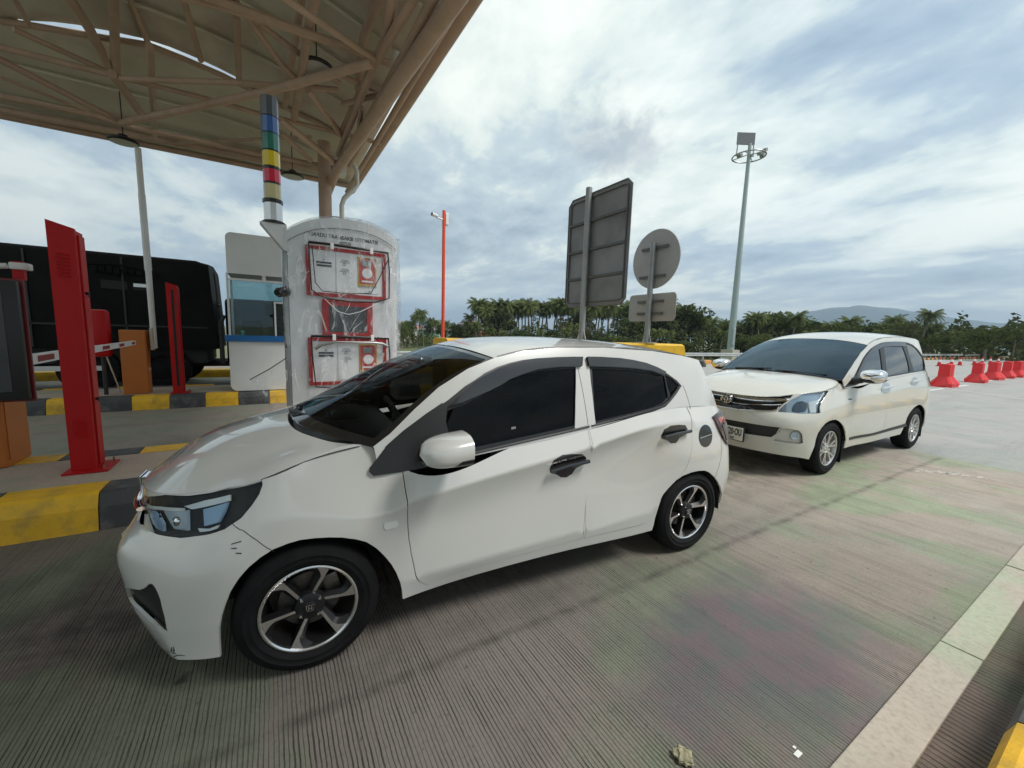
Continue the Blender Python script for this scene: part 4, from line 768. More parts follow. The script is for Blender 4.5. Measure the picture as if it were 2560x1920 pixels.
for i in range(46):
    y0=rnd.uniform(.2,1.22); z0=rnd.uniform(.6,2.6); a=rnd.gauss(math.pi/2,.5); L=rnd.uniform(.06,.34); top=2.42+.16*(1-abs(((y0-.19)/1.05-.5)*2)**2.5)
    if .38<y0<1.06 and (1.0<z0<1.38): continue
    if z0>2.2: a=math.pi/2+(y0-.7)*-.7; 
    y1=y0+math.cos(a)*L; z1=min(top,z0+math.sin(a)*L)
    if not(.18<y1<1.25): continue
    w_=rnd.uniform(.001,.0035); b.path([(KX+.062,y0,z0),(KX+.068,(y0+y1)/2+rnd.uniform(-.02,.02),(z0+z1)/2),(KX+.062,y1,z1)],[.0004,w_,.0004],5)
bk(b,'film_crease','device_white',k,True)
for za,zb_ in ((2.335,1.80),(1.425,.90)):   # black draw-cord hung round the openings
    b=MB(); pts=[(KX+.075,.37,za),(KX+.075,.55,za+.004),(KX+.075,.85,za-.002),(KX+.075,1.13,za-.01),(KX+.075,1.145,za-.2)]+([(KX+.075,1.14,zb_+.05),(KX+.078,1.0,zb_-.0),(KX+.08,.75,zb_-.012),(KX+.078,.5,zb_+.01),(KX+.075,.385,zb_+.08),(KX+.075,.375,za-.2),(KX+.075,.37,za)] if za>2 else [(KX+.075,1.14,zb_+.02),(KX+.075,.75,zb_-.03),(KX+.075,.40,zb_+.01),(KX+.075,.375,za-.2),(KX+.075,.37,za)])
    b.path(pts,[.013]*4+[.007]*(len(pts)-4),8); bk(b,'black_cord','black_trim',k,True)
b=MB(); b.path([(KX+.08,.40,2.30),(KX+.085,.42,1.95),(KX+.09,.48,1.875),(KX+.09,.75,1.865),(KX+.088,.95,1.89),(KX+.085,1.02,2.02),(KX+.08,1.13,2.25)],.0045,6); bk(b,'black_cord','black_trim',k,True)
b=MB(); b.path([(KX+.08,.40,1.30),(KX+.095,.46,1.34),(KX+.10,.60,1.37),(KX+.10,.95,1.37),(KX+.095,1.06,1.36),(KX+.08,1.12,1.33)],[.02,.016,.010,.011,.014,.018],8); bk(b,'rolled_film','galvanised',k,True)
b=MB(); b.path([(KX+.085,.50,1.80),(KX+.095,.62,1.68),(KX+.098,.72,1.655),(KX+.095,.84,1.69),(KX+.085,1.02,1.79)],.0035,6); bk(b,'rolled_film','device_white',k,True)
for y in (.58,.96):
    for z in (2.335,1.43): b=MB(); b.box((KX+.085,y-.016,z-.045),(KX+.092,y+.016,z+.02),.003); bk(b,'clip','device_white',k)
b=MB(); b.box((KX+.0,.145,.268),(KX-.10,.185,2.40)); bk(b,'edge_post','galvanised',k)
# camera on the kiosk's edge
b=MB(); b.tube((KX+.10,.10,1.83),(KX+.02,.17,1.85),.045,.05,14); b.tube((KX+.12,.085,1.825),(KX+.10,.10,1.83),.03,.04,14); b.path([(KX+.02,.17,1.85),(KX-.05,.15,1.80),(KX-.03,.15,1.45),(KX-.0,.15,1.3)],.008,6); tag(b.build('camera','black_gloss',None,True,40,(KX,.15,1.84)),'small black camera clipped to the left edge of the plastic wrapped kiosk','camera')
# loose film flap
b=MB(); b.grid([[(KX+.06+.03*math.sin(i*.9+j*.7),-.16+.31*i/8*(1-.0*j)+(.17-.02*i)*j/8*.9*(1-i/8),1.0+.2*i/8-(.30+.16*i/8)*j/8) for j in range(9)] for i in range(9)]); f=b.build('plastic_flap','plastic_film',None,True,40,(KX,.0,.9)); tag(f,'torn clear plastic flap hanging beside the lower left of the kiosk','plastic sheet')
b=MB(); b.path([(KX+.065,-.165,1.0),(KX+.07,0,1.10),(KX+.065,.145,1.205)],.005,6,); o=b.build('taped_edge','black_trim',f,False,30,(KX,.0,.9))
# ---------------------------------------------------------------- traffic light column on its bracket
tp=thing('lane_status_light',(KX-.05,.085,2.25),'tall light column banded blue, green, yellow, red and cream on a white bracket','signal light'); OF=(KX-.05,.085,2.25)
cx,cy=KX-.05,.085
b=MB(); b.prism([(cx+.08,-.03,2.475),(cx+.08,.19,2.475),(cx+.08,.19,2.235),(cx+.08,.165,2.235)],(-.16,0,0)); b.build('bracket','white_steel',tp,False,30,OF)
b=MB(); b.lathe((cx,cy,0),(0,0,1),[(.0,2.475),(.105,2.475),(.105,2.49),(.085,2.505),(.0,2.505)],24); b.build('base_ring','black_trim',tp,True,30,OF)
def band(z0,z1,mat,r=.073,nm='lamp_band'): b=MB(); b.lathe((cx,cy,0),(0,0,1),[(0,z0),(r,z0),(r,z1),(0,z1)],10); b.build(nm,mat,tp,False,30,OF)
band(2.505,2.665,'silver_alloy',.078,'sleeve'); band(2.668,2.70,'black_trim',.086,'clamp_ring')
zz=[(2.705,2.835,'band_cream'),(2.855,2.965,'band_red'),(2.996,3.125,'band_yellow'),(3.14,3.28,'band_green'),(3.29,3.425,'band_blue'),(3.435,3.60,'band_grey')]
for a,c,m_ in zz: band(a,c,m_)
for a,c in zip(zz,zz[1:]): band(a[1]+.001,c[0]-.001,'black_trim',.069,'joint')
# ---------------------------------------------------------------- pillars, gates, booth
def pillar(nm,x,y0,y1,z0,z1,dep,label,slot):
    t=thing(nm,(x-dep/2,(y0+y1)/2,z0),label,'pillar'); of=(x-dep/2,(y0+y1)/2,z0)
    b=MB(); b.prism([(x,y0,z0+.012),(x,y1,z0+.012),(x,y1,z1-.02),(x,y0,z1+.03)],(-dep*.0-.03,0,0)); b.box((x-.03,y0,z0+.012),(x-dep,y1,z1-.03),.004); b.build('housing','red_steel',t,False,30,of)
    b=MB(); b.box((x-.045,y1,z0+.03),(x-dep+.01,y1+.012,z1-.06),.003); d=b.build('side_door','red_steel',t,False,30,of)
    for z in (z0+(z1-z0)*.74,z0+(z1-z0)*.30): b=MB(); b.tube((x-dep*.45,y1+.012,z),(x-dep*.45,y1+.03,z),.012,n=8); b.box((x-dep*.45-.006,y1+.028,z-.03),(x-dep*.45+.006,y1+.034,z+.01)); b.build('lock','black_trim',d,False,30,of)
    b=MB(); b.box((x+.10,y0-.03,z0),(x-dep-.06,y1+.09,z0+.014),.002); b.build('base_plate','red_steel',t,False,30,of)
    for q in ((x+.06,y1+.06),(x-dep-.02,y1+.06)): b=MB(); b.tube((*q,z0+.014),(*q,z0+.05),.007,n=6); b.build('anchor_bolt','rust',t,False,30,of)
    if slot: b=MB(); b.box((x+.0005,y0+(y1-y0)*.42,z0+.12),(x+.004,y0+(y1-y0)*.66,z1-.1)); b.build('slot','slot_black',t,False,30,of); b=MB(); b.box((x+.0006,y1-.03,z0+.02),(x+.003,y1-.02,z1-.03)); b.build('groove','dark_red',t,False,30,of)
    else:
        for zc,nn,dz in ((z1-.22,7,.028),(z0+.42,5,.03)):
            for i in range(nn): b=MB(); b.prism([(x+.0008,y0+.04,zc-i*dz),(x+.0008,y0+.115,zc-i*dz-.004),(x+.012,y0+.115,zc-i*dz-.012),(x+.012,y0+.04,zc-i*dz-.008)],(0,0,.004)); b.build('vent_louvre','red_steel',t,False,30,of)
    return t
pillar('signal_pillar',-4.60,-1.43,-1.275,.268,2.24,.17,'tall red steel cabinet pillar with vents, standing on the near island',False)
pillar('signal_pillar',-9.55,-1.545,-1.385,.235,2.215,.12,'slim red pillar with a black slot on the island by the booth',True)
def gate(x,y0,y1,z0,z1,dep,label):
    t=thing('barrier_gate',(x-dep/2,(y0+y1)/2,z0),label,'barrier gate'); of=(x-dep/2,(y0+y1)/2,z0)
    b=MB(); b.box((x,y0,z0),(x-dep,y1,z1),.012); b.build('housing','orange_steel',t,False,30,of); b=MB(); b.box((x-.03,y1,z0+.06),(x-dep+.03,y1+.006,z1-.05)); b.build('service_door','orange_steel',t,False,30,of)
    return t,of
gt,of=gate(-9.62,-2.24,-1.89,.233,1.375,.26,'orange barrier gate housing with its pale arm raised upright')
b=MB(); b.box((-9.70,-1.845,1.02),(-9.85,-1.80,1.42),.006); b.build('arm_bracket','beige_strap',gt,False,30,of)
a=MB(); a.path([(-9.78,-1.80,1.05),(-9.78,-1.805,2.45)],.045,10); a.path([(-9.78,-1.805,2.44),(-9.78,-1.815,3.75)],.052,10); a.path([(-9.78,-1.815,3.74),(-9.78,-1.82,4.51)],.046,10)
arm=a.build('raised_arm','white_steel',gt,True,40,of)
g2,of=gate(-4.95,-2.75,-1.90,.268,.90,.40,'orange barrier gate cabinet at the left edge, under the black screen')
# boom across the second lane
bm_=thing('barrier_boom',(-5.35,-2.0,1.12),'white boom with dark red blocks lowered across the second lane','barrier boom'); of=(-5.35,-2.0,1.12)
def boomz(x): return 1.115+(-5.7-x)*.012
def sec(x): t=(-5.3-x)/4.1; return .052-.018*t
P=[[(x,-2.0+sy*.022,boomz(x)+sz*sec(x)) for sy,sz in ((-1,-1),(1,-1),(1,1),(-1,1))] for x in np.linspace(-5.2,-9.42,12)]
b=MB(); b.grid(P,close=True); b.add(P[-1],[(0,1,2,3)]); b.build('boom_arm','white_steel',bm_,False,30,of)
for xa,xb in ((-5.88,-6.25),(-7.75,-8.05),(-8.50,-8.75),(-9.18,-9.36),(-6.75,-7.1)):
    P=[[(x,-2.0+sy*.0235,boomz(x)+sz*sec(x)*.62) for sy,sz in ((-1,-1),(1,-1),(1,1),(-1,1))] for x in (xa,xb)]; b=MB(); b.grid(P,close=True); b.build('red_block','boom_red',bm_,False,30,of)
b=MB(); b.box((-5.0,-2.2,.90),(-5.36,-1.92,1.20),.01); b.build('pivot_head','black_plastic',bm_,False,30,of)
# black screen on the left edge, camera over it
st=thing('driver_display',(-4.86,-2.1,.268),'black rounded display screen in a dark red frame at the left edge','display'); of=(-4.86,-2.1,.268)
b=MB(); b.box((-4.72,-2.75,.86),(-4.775,-1.655,1.80),.02); b.build('case','black_plastic',st,True,30,of); b=MB(); b.box((-4.714,-2.68,.93),(-4.722,-1.74,1.73),.003); b.build('screen','screen_dark',st,False,30,of)
b=MB(); b.box((-4.777,-2.8,.845),(-4.80,-1.64,1.815),.004); b.build('back_frame','dark_red',st,False,30,of); b=MB(); b.box((-4.86,-2.45,.268),(-4.80,-2.35,.9)); b.build('post','dark_red',st,False,30,of)
cm=thing('camera',(-4.9,-1.70,1.82),'white camera on a red bracket above the black screen','camera'); of=(-4.9,-1.70,1.82)
b=MB(); b.box((-4.88,-1.73,1.815),(-4.93,-1.665,1.96),.004); b.build('bracket','red_steel',cm,False,30,of); b=MB(); b.box((-4.86,-1.74,1.895),(-4.95,-1.63,1.95),.01); b.tube((-4.9,-1.76,1.92),(-4.9,-1.85,1.91),.022,n=10); b.build('case','white_steel',cm,True,30,of)
# red lane signal head on a thin post, prop rod
sh=thing('signal_head',(-9.7,-2.47,.235),'rounded red signal housing on a thin post, behind the red pillar','signal light'); of=(-9.7,-2.47,.235)
b=MB(); b.box((-9.58,-2.60,.90),(-9.80,-2.36,1.71),.05); b.build('housing','red_steel',sh,True,40,of); b=MB(); b.tube((-9.7,-2.48,.235),(-9.7,-2.48,.92),.03,n=10); b.build('post','black_trim',sh,True,30,of)
b=MB(); b.tube((-9.75,-2.30,.235),(-9.62,-2.42,.93),.011,n=8); tag(b.build('prop_rod','beige_strap',None,True,30,(-9.7,-2.36,.235)),'thin beige rod leaning by the orange gate housing','rod')
# booth
BX=-9.4
bo=thing('toll_booth',(BX-.45,.2,.235),'white toll booth with window and blue sill on the far island','toll booth'); of=(BX-.45,.2,.235)
def rr(y0,y1,z0,z1,r,corners='bl'):
    pts=[]
    for cy_,cz_,a0,key in ((y0+r,z0+r,math.pi,'bl'),(y1-r,z0+r,1.5*math.pi,'br'),(y1-r,z1-r,0,'tr'),(y0+r,z1-r,.5*math.pi,'tl')):
        if key in corners: pts+=[(cy_+math.cos(a0+q*math.pi/12)*r,cz_+math.sin(a0+q*math.pi/12)*r) for q in range(7)]
        else: pts.append((y0 if 'l' in key else y1, z0 if 'b' in key else z1))
    return pts
b=MB(); b.prism([(BX,y,z) for y,z in rr(-.62,.98,2.485,3.23,.10,('tl','tr'))],(-1.0,0,0)); b.build('upper_panel','white_steel',bo,False,30,of)
b=MB(); b.prism([(BX,y,z) for y,z in rr(-.65,.98,.25,1.215,.12,('bl',))],(-1.0,0,0)); b.build('lower_panel','white_steel',bo,False,30,of)
b=MB(); b.box((BX+.05,-.70,1.21),(BX-1.02,1.0,1.325),.004); b.build('blue_sill','blue_trim',bo,False,30,of)
for p_,q_ in (((BX-.01,-.64,1.326),(BX-.06,-.605,2.486)),((BX-.01,.95,1.326),(BX-.06,.985,2.486)),((BX-.94,-.64,1.326),(BX-.99,-.60,2.486)),((BX-.94,.95,1.326),(BX-.99,.985,2.486)),((BX-.012,-.60,2.36),(BX-.05,.95,2.40)),((BX-.012,.12,1.326),(BX-.05,.15,1.97)),((BX-.012,-.06,2.40),(BX-.05,0.0,2.486)),((BX-.012,.12,1.97),(BX-.05,.95,2.0))):
    b=MB(); b.box(p_,q_); b.build('window_bar','white_steel',bo,False,30,of)
b=MB(); b.box((BX-.025,-.604,1.33),(BX-.031,.949,2.36)); b.build('window','booth_glass',bo,False,30,of); b=MB(); b.box((BX-.96,-.604,1.33),(BX-.966,.949,2.48)); b.build('window','booth_glass',bo,False,30,of)
b=MB(); b.box((BX-.08,-.60,1.20),(BX-.92,.94,1.30)); b.box((BX-.5,-.45,1.31),(BX-.54,-.1,1.62),.01); b.box((BX-.35,-.0,1.31),(BX-.7,.3,1.52),.02); b.box((BX-.6,.35,1.3),(BX-.7,.8,1.75),.02); b.tube((BX-.5,.1,1.3),(BX-.5,.1,1.75),.02); b.box((BX-.45,-.02,1.75),(BX-.48,.30,1.96),.01); b.build('desk','interior_dark',bo,False,30,of)
b=MB(); b.lathe((BX-.06,-.42,1.326),(0,0,1),[(0,0),(.032,0),(.038,.09),(.034,.09),(.03,.01)],16); tag(b.build('cup','mint_plastic',None,True,40,(BX-.06,-.42,1.326)),'small mint green cup on the sill of the booth window','cup')
# ---------------------------------------------------------------- dark lorry in the third lane
tk=thing('cargo_truck',(-12.9,-4,0),'large black box truck in the lane behind the booth','truck'); of=(-12.9,-4,0)
P=[]
prof=[(-11.75,.95),(-11.72,1.5),(-11.72,2.6),(-11.74,2.86),(-11.82,2.94),(-12.9,3.02),(-13.98,2.94),(-14.06,2.86),(-14.08,1.5),(-14.05,.95)]
ys=[-11,-9,-7.2,-5.4,-4.2,-3.4,-2.6,-1.9,-1.35,-1.15,-1.08,-1.02]
for y in ys:
    kz=0 if y<-1.3 else (y+1.3)*.6; P.append([(x,y-(.10*(z-.95)/2 if y>-1.2 else 0),z-kz*(.35 if z>2.8 else 0)) for x,z in prof])
b=MB(); b.grid(P); b.add(P[-1],[tuple(range(len(prof)))]); b.add(P[0],[tuple(range(len(prof)))]); b.build('tarpaulin_body','tarp_black',tk,True,50,of)
b=MB(); b.box((-11.9,-11,.62),(-13.9,-1.25,.945)); b.box((-12.3,-11,.50),(-13.5,.9,.62)); b.build('chassis','interior_dark',tk,False,30,of)
for y in (-2.05,-3.25,-9.0):
    for x in (-11.78,-13.98): b=MB(); b.lathe((x,y,.50),(1,0,0),[(0,-.02),(.26,-.05),(.29,.0),(.48,.0),(.50,-.03),(.50,-.25),(.0,-.25)],32); b.build('wheel','rubber',tk,True,40,of)
b=MB(); b.prism([(-11.7195+.0,-2.93,2.20),(-11.7195,-2.52,2.19),(-11.7195,-2.52,2.36),(-11.7195,-2.93,2.37)],(.012,0,0)); b.build('window','slot_black',tk,False,30,of)
b=MB(); b.prism([(-11.7195,-2.44,2.20),(-11.7195,-2.12,2.19),(-11.7195,-2.12,2.34),(-11.7195,-2.44,2.35)],(.012,0,0)); w2=b.build('window','slot_black',tk,False,30,of); b=MB(); b.box((-11.706,-2.42,2.265),(-11.703,-2.14,2.335)); b.build('window_pane','lens_white',w2,False,30,of)
b=MB(); rnd=random.Random(5)
for i in range(9): y=-3.05+i*.115; b.box((-11.71,y,2.50+rnd.uniform(-.03,.03)),(-11.66,y+.10,2.60+rnd.uniform(0,.05)),.015)
b.path([(-11.69,-3.1,2.66),(-11.66,-2.7,2.70),(-11.67,-2.4,2.66),(-11.69,-2.1,2.60)],.02,6); b.build('lashing','tarp_black',tk,True,30,of)
for z in (1.42,): b=MB(); b.box((-11.712,-10.9,z),(-11.70,-1.2,z+.035)); b.build('edge_rail','black_plastic',tk,False,30,of)
for y in (-9.6,-8.2,-6.8,-5.4,-4.0,-2.6): b=MB(); b.box((-11.714,y,.97),(-11.700,y+.03,2.86)); b.build('tarp_strap','black_plastic',tk,False,30,of)
b=MB(); b.box((-11.75,-4.9,.48),(-11.80,-3.0,.58)); b.build('side_guard','white_steel',tk,False,30,of)
b=MB(); b.box((-11.85,-.86,.55),(-13.95,1.3,2.15),.08); b.build('cab','tarp_black',tk,True,30,of); b=MB(); b.path([(-11.8,-.95,.6),(-11.8,-.95,1.55),(-11.8,-.88,1.75)],.05,8); b.build('exhaust_stack','black_plastic',tk,True,30,of)
b=MB(); b.path([(-11.82,-1.02,2.7),(-11.78,-.98,2.2),(-11.80,-.99,1.6),(-11.80,-1.0,1.3)],.022,6); b.path([(-11.8,-1.0,2.0),(-11.76,-.95,1.95)],.03,6); b.build('tarp_rope','black_plastic',tk,True,30,of)
# ---------------------------------------------------------------- the white hatchback
def seat(parent,x,y,z,mat='seat_fabric'):
    b=MB(); b.box((x-.24,y-.24,z),(x+.24,y+.26,z+.16),.05); b.box((x-.23,y+.18,z+.08),(x+.23,y+.34,z+.66),.06,Matrix.Rotation(-.22,3,'X')); b.box((x-.12,y+.33,z+.66),(x+.12,y+.42,z+.84),.04); return b.build('seat',mat,parent,True)
def car_under(root,D,front,rear,wells=.345,zr=.26):
    b=MB(); wb=D['wb']
    b.box((-.48,front+.16,.22),(.48,-.40,.34)); b.box((-.70,.42,.20),(.70,wb-.42,.30)); b.box((-.66,wb+.40,.26),(.66,rear-.15,.4)); b.box((-.45,-.5,.22),(.45,wb+.5,.28))
    b.box((-.50,-.36,.30),(.50,.40,.72)); b.box((-.62,-.05,.6),(.62,.42,.80))                      # engine bay
    b.tube((-.72,0,D['wr']),(.72,0,D['wr']),.03); b.tube((-.72,wb,D['wr']),(.72,wb,D['wr']),.035)
    b.build('chassis','interior_dark',root)
    for y in (0,wb):
        for s in (1,-1):
            q=MB(); P=[]
            for x in (.52,D['wl']-.005):
                P.append([(x*s,y+math.cos(a)*wells,D['wr']-.03+math.sin(a)*wells) for a in np.linspace(-.05,math.pi+.05,22)])
            q.grid(P); q.add([(P[0][0][0],y,.26)]+P[0],[(0,i+1,i+2) for i in range(21)]); q.build('wheel_well','interior_dark',root,True)
def build_hatch():
    X0,Y0,th=-2.63876430,.163299943,.0605766
    root=thing('hatchback_car',(X0,Y0,0),'white five-door hatchback with black alloy wheels, large in front','car',None,-th)
    D=BR
    B1=[(9.98,5.2)]
    fd=T['b_fdoor']+T['b_fdoor2']+[(9.98,5.3),(7.90,5.3),(7.87,4.3)]
    rd=[(10.0,.56),(10.0,1.14),(9.985,1.85),(9.99,3.6),(10.0,4.2),(10.0,5.3),(12.25,5.3),(12.30,4.4)]
    rdp=T['b_rdoor'][1:]+[(12.30,4.4),(12.25,5.3),(10.0,5.3),(10.0,4.2),(9.99,3.6),(9.985,1.85),(10.0,1.14),(10.0,.545)]
    arch=[(4.78,-.6)]+T['b_arch']+[(7.78,-.6)]
    rarch=[(11.38,-.6)]+T['b_rarch'][:-1]+[(13.80,.15),(13.9,-.6)]
    grille=[(-.2,3.75),(1.2,3.85),(1.7,4.05),(1.55,4.4),(.80,4.72),(.5,5.2),(-.2,5.2)]
    lower=[(-.2,1.0),(1.4,1.0),(1.7,1.15),(1.9,1.25),(1.9,1.62),(1.3,1.85),(-.2,1.9)]
    tail=[(13.05,4.25),(13.35,4.47),(13.74,4.66),(14.3,4.72),(14.7,4.6),(14.72,3.1),(14.3,3.0),(13.62,3.02),(13.42,3.30),(13.27,3.60),(13.12,4.0)]
    hl=T['b_hl']; vent=T['b_vent']; cap=T['b_cap']
    W,H,G,WS,RF,RG,rp,gout=car_shell(D,root,'white_paint',[fd,rdp],[arch,rarch,grille,lower,tail,hl,vent],[T['b_dlo1'],T['b_dlo2']])
    GC=(0,1.3,.9)
    # tail spoiler and roof
    sp_=MB(); P=[]
    for t in np.linspace(-1,1,21):
        l=.60*t; a1=2.72-.05*abs(t)**3; P.append([(l,2.50,1.418-.055*abs(t)**2.6),(l,2.62,1.410-.055*abs(t)**2.6),(l,a1+.06,1.378-.05*abs(t)**2.6),(l,a1+.062,1.352-.05*abs(t)**2.6),(l,a1-.02,1.335-.05*abs(t)**2.6)])
    sp_.grid(P); join_mesh('roof',rp,root); sp_.build('spoiler','white_paint',root,True,40)
    for s in (1,-1):
        F=panel(W,fd,'door','white_paint',root,side=s,grow=-.0022,st=.04)
        q=panel(W,rdp,'door','white_paint',root,side=s,grow=-.0022,st=.04)
        for dr,hp,hb in ((F,T['b_hf'],T['b_hfbar']),(q,T['b_hr'],T['b_hrbar'])):
            panel(W,hp,'handle_cup','black_gloss',dr,side=s,off=.0015,fl=0,st=.02)
            line_on(W,hb,'handle','black_gloss',dr,r=.0115,side=s,off=.026,n=10)
        # glass house
        for dl,wins in ((T['b_dlo1'],[T['b_win1']]),(T['b_dlo2'],[T['b_win2'],T['b_win3']])):
            panel(G,dl,'window_frame','black_trim',root,holes=wins,side=s,off=-.004,grow=.004,fl=.012,st=.03,cen=GC)
            for wv in wins: panel(G,wv,'window','tinted_glass',root,side=s,off=-.012,grow=.004,fl=0,st=.05,cen=GC)
        panel(G,[(.275,.838),(.258,.857),(.262,.875),(.345,.972),(.42,1.03),(.53,1.10),(.62,1.15),(.628,1.05),(.64,.985),(.69,.935),(.76,.925),(.76,.899),(.65,.873),(.5,.854),(.39,.844)],'mirror_sail','black_trim',root,side=s,off=.004,fl=.02,st=.03,cen=GC)
        panel(G,T['b_vis'],'rain_visor','visor_plastic',root,side=s,off=.020,fl=.018,st=.03,cen=GC)
        panel(G,T['b_vis2'],'rain_visor','visor_plastic',root,side=s,off=.020,fl=.018,st=.03,cen=GC)
        line_on(G,[(.66,.888),(.95,.922),(1.48,.982)],'belt_moulding','black_trim',root,r=.007,side=s,off=.004,cen=GC)
        line_on(G,[(1.50,.984),(1.95,1.045),(2.08,1.062),(2.16,1.092),(2.30,1.185)],'belt_moulding','black_trim',root,r=.006,side=s,off=.004,cen=GC)
        line_on(G,[(1.465,1.375),(1.47,1.2),(1.475,.985)],'pillar_seam','black_trim',root,r=.0016,side=s,off=.0,cen=GC)
        line_on(G,T['b_rseam_top'],'door_seam','black_trim',root,r=.0018,side=s,off=-.0004,cen=GC)
        line_on(W,[(12.26,3.73),(12.30,4.4),(12.28,5.0)],'door_seam','black_trim',root,r=.0016,side=s,off=-.0004)
        line_on(W,T['b_seam'],'bumper_seam','black_trim',root,r=.0016,side=s,off=-.0004)
        line_on(W,[(13.35,3.3),(13.3,2.6),(13.1,1.8)],'bumper_seam','black_trim',root,r=.0014,side=s,off=-.0004)
        panel(W,T['b_ind'],'side_repeater','lens_white',root,side=s,off=.004,fl=.006,st=.02)
        # headlight: bowl, light guides, cover
        h=panel(W,hl,'headlight','slot_black',root,side=s,off=-.030,flat=1,grow=.012,fl=0,st=.03)
        panel(W,T['b_in1'],'reflector','lamp_blue',h,side=s,off=-.014,fl=.012,st=.03)
        panel(W,T['b_in2'],'reflector','lamp_grey',h,side=s,off=-.016,fl=.012,st=.03)
        panel(W,T['b_in3'],'reflector','lamp_blue',h,side=s,off=-.014,fl=.012,st=.03)
        panel(W,T['b_in4'],'light_guide','lens_white',h,side=s,off=-.009,fl=.006,st=.03)
        panel(W,T['b_drl'],'light_guide','lens_white',h,side=s,off=-.008,fl=.008,st=.03)
        panel(W,T['b_drl2'],'light_guide','lens_white',h,side=s,off=-.008,fl=.006,st=.03)
        P_,n_=surf_eval(W,[2.80],[4.30],np.array((0,1.2,.55))); c=P_[0]-n_[0]*.018; lp=MB(); lp.lathe((c[0]*s,c[1],c[2]),(n_[0][0]*s,n_[0][1],n_[0][2]),[(0,.012),(.012,.010),(.020,.003),(.024,-.006)],20); lp.build('projector','chrome',h,True)
        panel(W,hl,'lens_cover','clear_lens',h,side=s,off=-.001,grow=-.001,fl=0,st=.03)
        panel(W,vent,'bumper_vent','black_plastic',root,side=s,off=-.022,flat=1,grow=.01,fl=0,st=.03)
        # tail lamp stands proud of the corner
        t_=panel(W,tail,'taillight','tail_red',root,side=s,off=.014,fl=.03,st=.03)
        panel(W,[(13.22,4.22),(13.9,4.35),(13.9,4.05),(13.3,3.92)],'indicator','amber_lens',t_,side=s,off=.017,fl=.002,st=.03)
        panel(W,[(13.42,3.85),(13.9,3.98),(13.9,3.2),(13.55,3.2)],'lamp_surround','black_gloss',t_,side=s,off=.017,fl=.002,st=.03)
        panel(W,[(13.10,4.27),(13.35,4.45),(13.72,4.62),(14.2,4.66),(14.2,4.45),(13.5,4.25),(13.2,4.12)],'lamp_surround','black_gloss',t_,side=s,off=.017,fl=.002,st=.03)
        mirror_shell(root,(.945,.548,.985),.115,.108,.067,s,'white_gloss','black_trim')
        for (u0,vv) in ((T['b_arch'],0),(T['b_rarch'][:-1],1)):
            pass
    panel(G,[(.985,.999),(1.012,1.002),(1.012,1.014),(.985,1.011)],'window_sticker','print_grey',root,side=1,off=-.0105,fl=0,st=.03,cen=GC)
    # fuel flap: only on this (left) side
    panel(W,cap,'fuel_flap','black_gloss',root,side=1,off=.003,fl=.004,st=.025); line_on(W,[(12.50,3.42),(12.90,3.50)],'fuel_flap_line','silver_alloy',root,r=.0025,side=1,off=.005)
    # front: grille, chrome wing, badge, intake
    gp=[panel(W,grille,'g','black_gloss',root,side=s,off=-.03,flat=1,grow=.01,fl=0,st=.04) for s in (1,-1)]; gr=join_mesh('grille',gp,root)
    cb=MB(); 
    for s in (1,-1): pass
    P,n_=surf_eval(W,np.r_[np.linspace(1.5,0,12),np.zeros(1)],np.r_[np.linspace(4.45,4.35,12),[4.35]],np.array((0,1.2,.55)))
    pts=[(p[0],p[1]-.012,p[2]) for p in P[:12]]; pts=pts+[(-x,y,z) for x,y,z in pts[::-1][1:]]; cb.path(pts,.016,8,flat=.6); cb.build('grille_bar','chrome',gr,True)
    e=MB(); y=-.742; z=.69; e.path([(-.055,y,z+.042),(.055,y,z+.042),(.042,y,z-.042),(-.042,y,z-.042),(-.055,y,z+.042)],.006,8)
    e.box((-.030,y-.004,z-.03),(-.018,y+.006,z+.034)); e.box((.018,y-.004,z-.03),(.030,y+.006,z+.034)); e.box((-.02,y-.004,z-.006),(.02,y+.006,z+.006)); e.box((-.05,y+.006,z-.04),(.05,y+.03,z+.04)); e.build('badge','chrome',gr,True)
    lo=[panel(W,lower,'l','black_plastic',root,side=s,off=-.03,flat=1,grow=.01,fl=0,st=.04) for s in (1,-1)]; join_mesh('lower_intake',lo,root)
    pb=MB(); pb.box((-.22,-.775,.40),(.22,-.765,.52),.004); pl_=pb.build('number_plate','plate_white',root)
    pb=MB(); pb.box((-.22,3.085,.62),(.22,3.095,.74),.004); pb.build('number_plate','plate_white',root)
    # windscreen with black border, cowl, wipers
    n=len(WS.S)-1
    wv=[panel(WS,rect_g(WS,n,.955,.55,n-.22),'x','windscreen_glass',root,side=s,off=.0,fl=0,st=.06,cen=(0,1.5,.4)) for s in (1,-1)]; join_mesh('windscreen',wv,root)
    fr=[panel(WS,[(0,-.02),(1,0),(1,n),(0,n)],'x','black_gloss',root,holes=[[(-.1,.55),(.955,.55),(.955,n-.22),(-.1,n-.22)]],side=s,off=-.003,fl=.006,st=.05,cen=(0,1.5,.4)) for s in (1,-1)]; join_mesh('windscreen_border',fr,root)
    cw=MB(); P=[]
    for t in np.linspace(-1,1,25):
        k=abs(t); hs=H(np.array([7*k**.8]),np.array([3.0]))[0]; ws=WS(np.array([k]),np.array([.0]))[0]; x=hs[0]*np.sign(t) if t else 0
        P.append([(x,hs[1]-.004,hs[2]-.012),(x*.98,hs[1]+.02,hs[2]-.02),(ws[0]*np.sign(t),ws[1]+.02,ws[2]+.004)])
    cw.grid(P); cw.build('cowl','black_plastic',root,True)
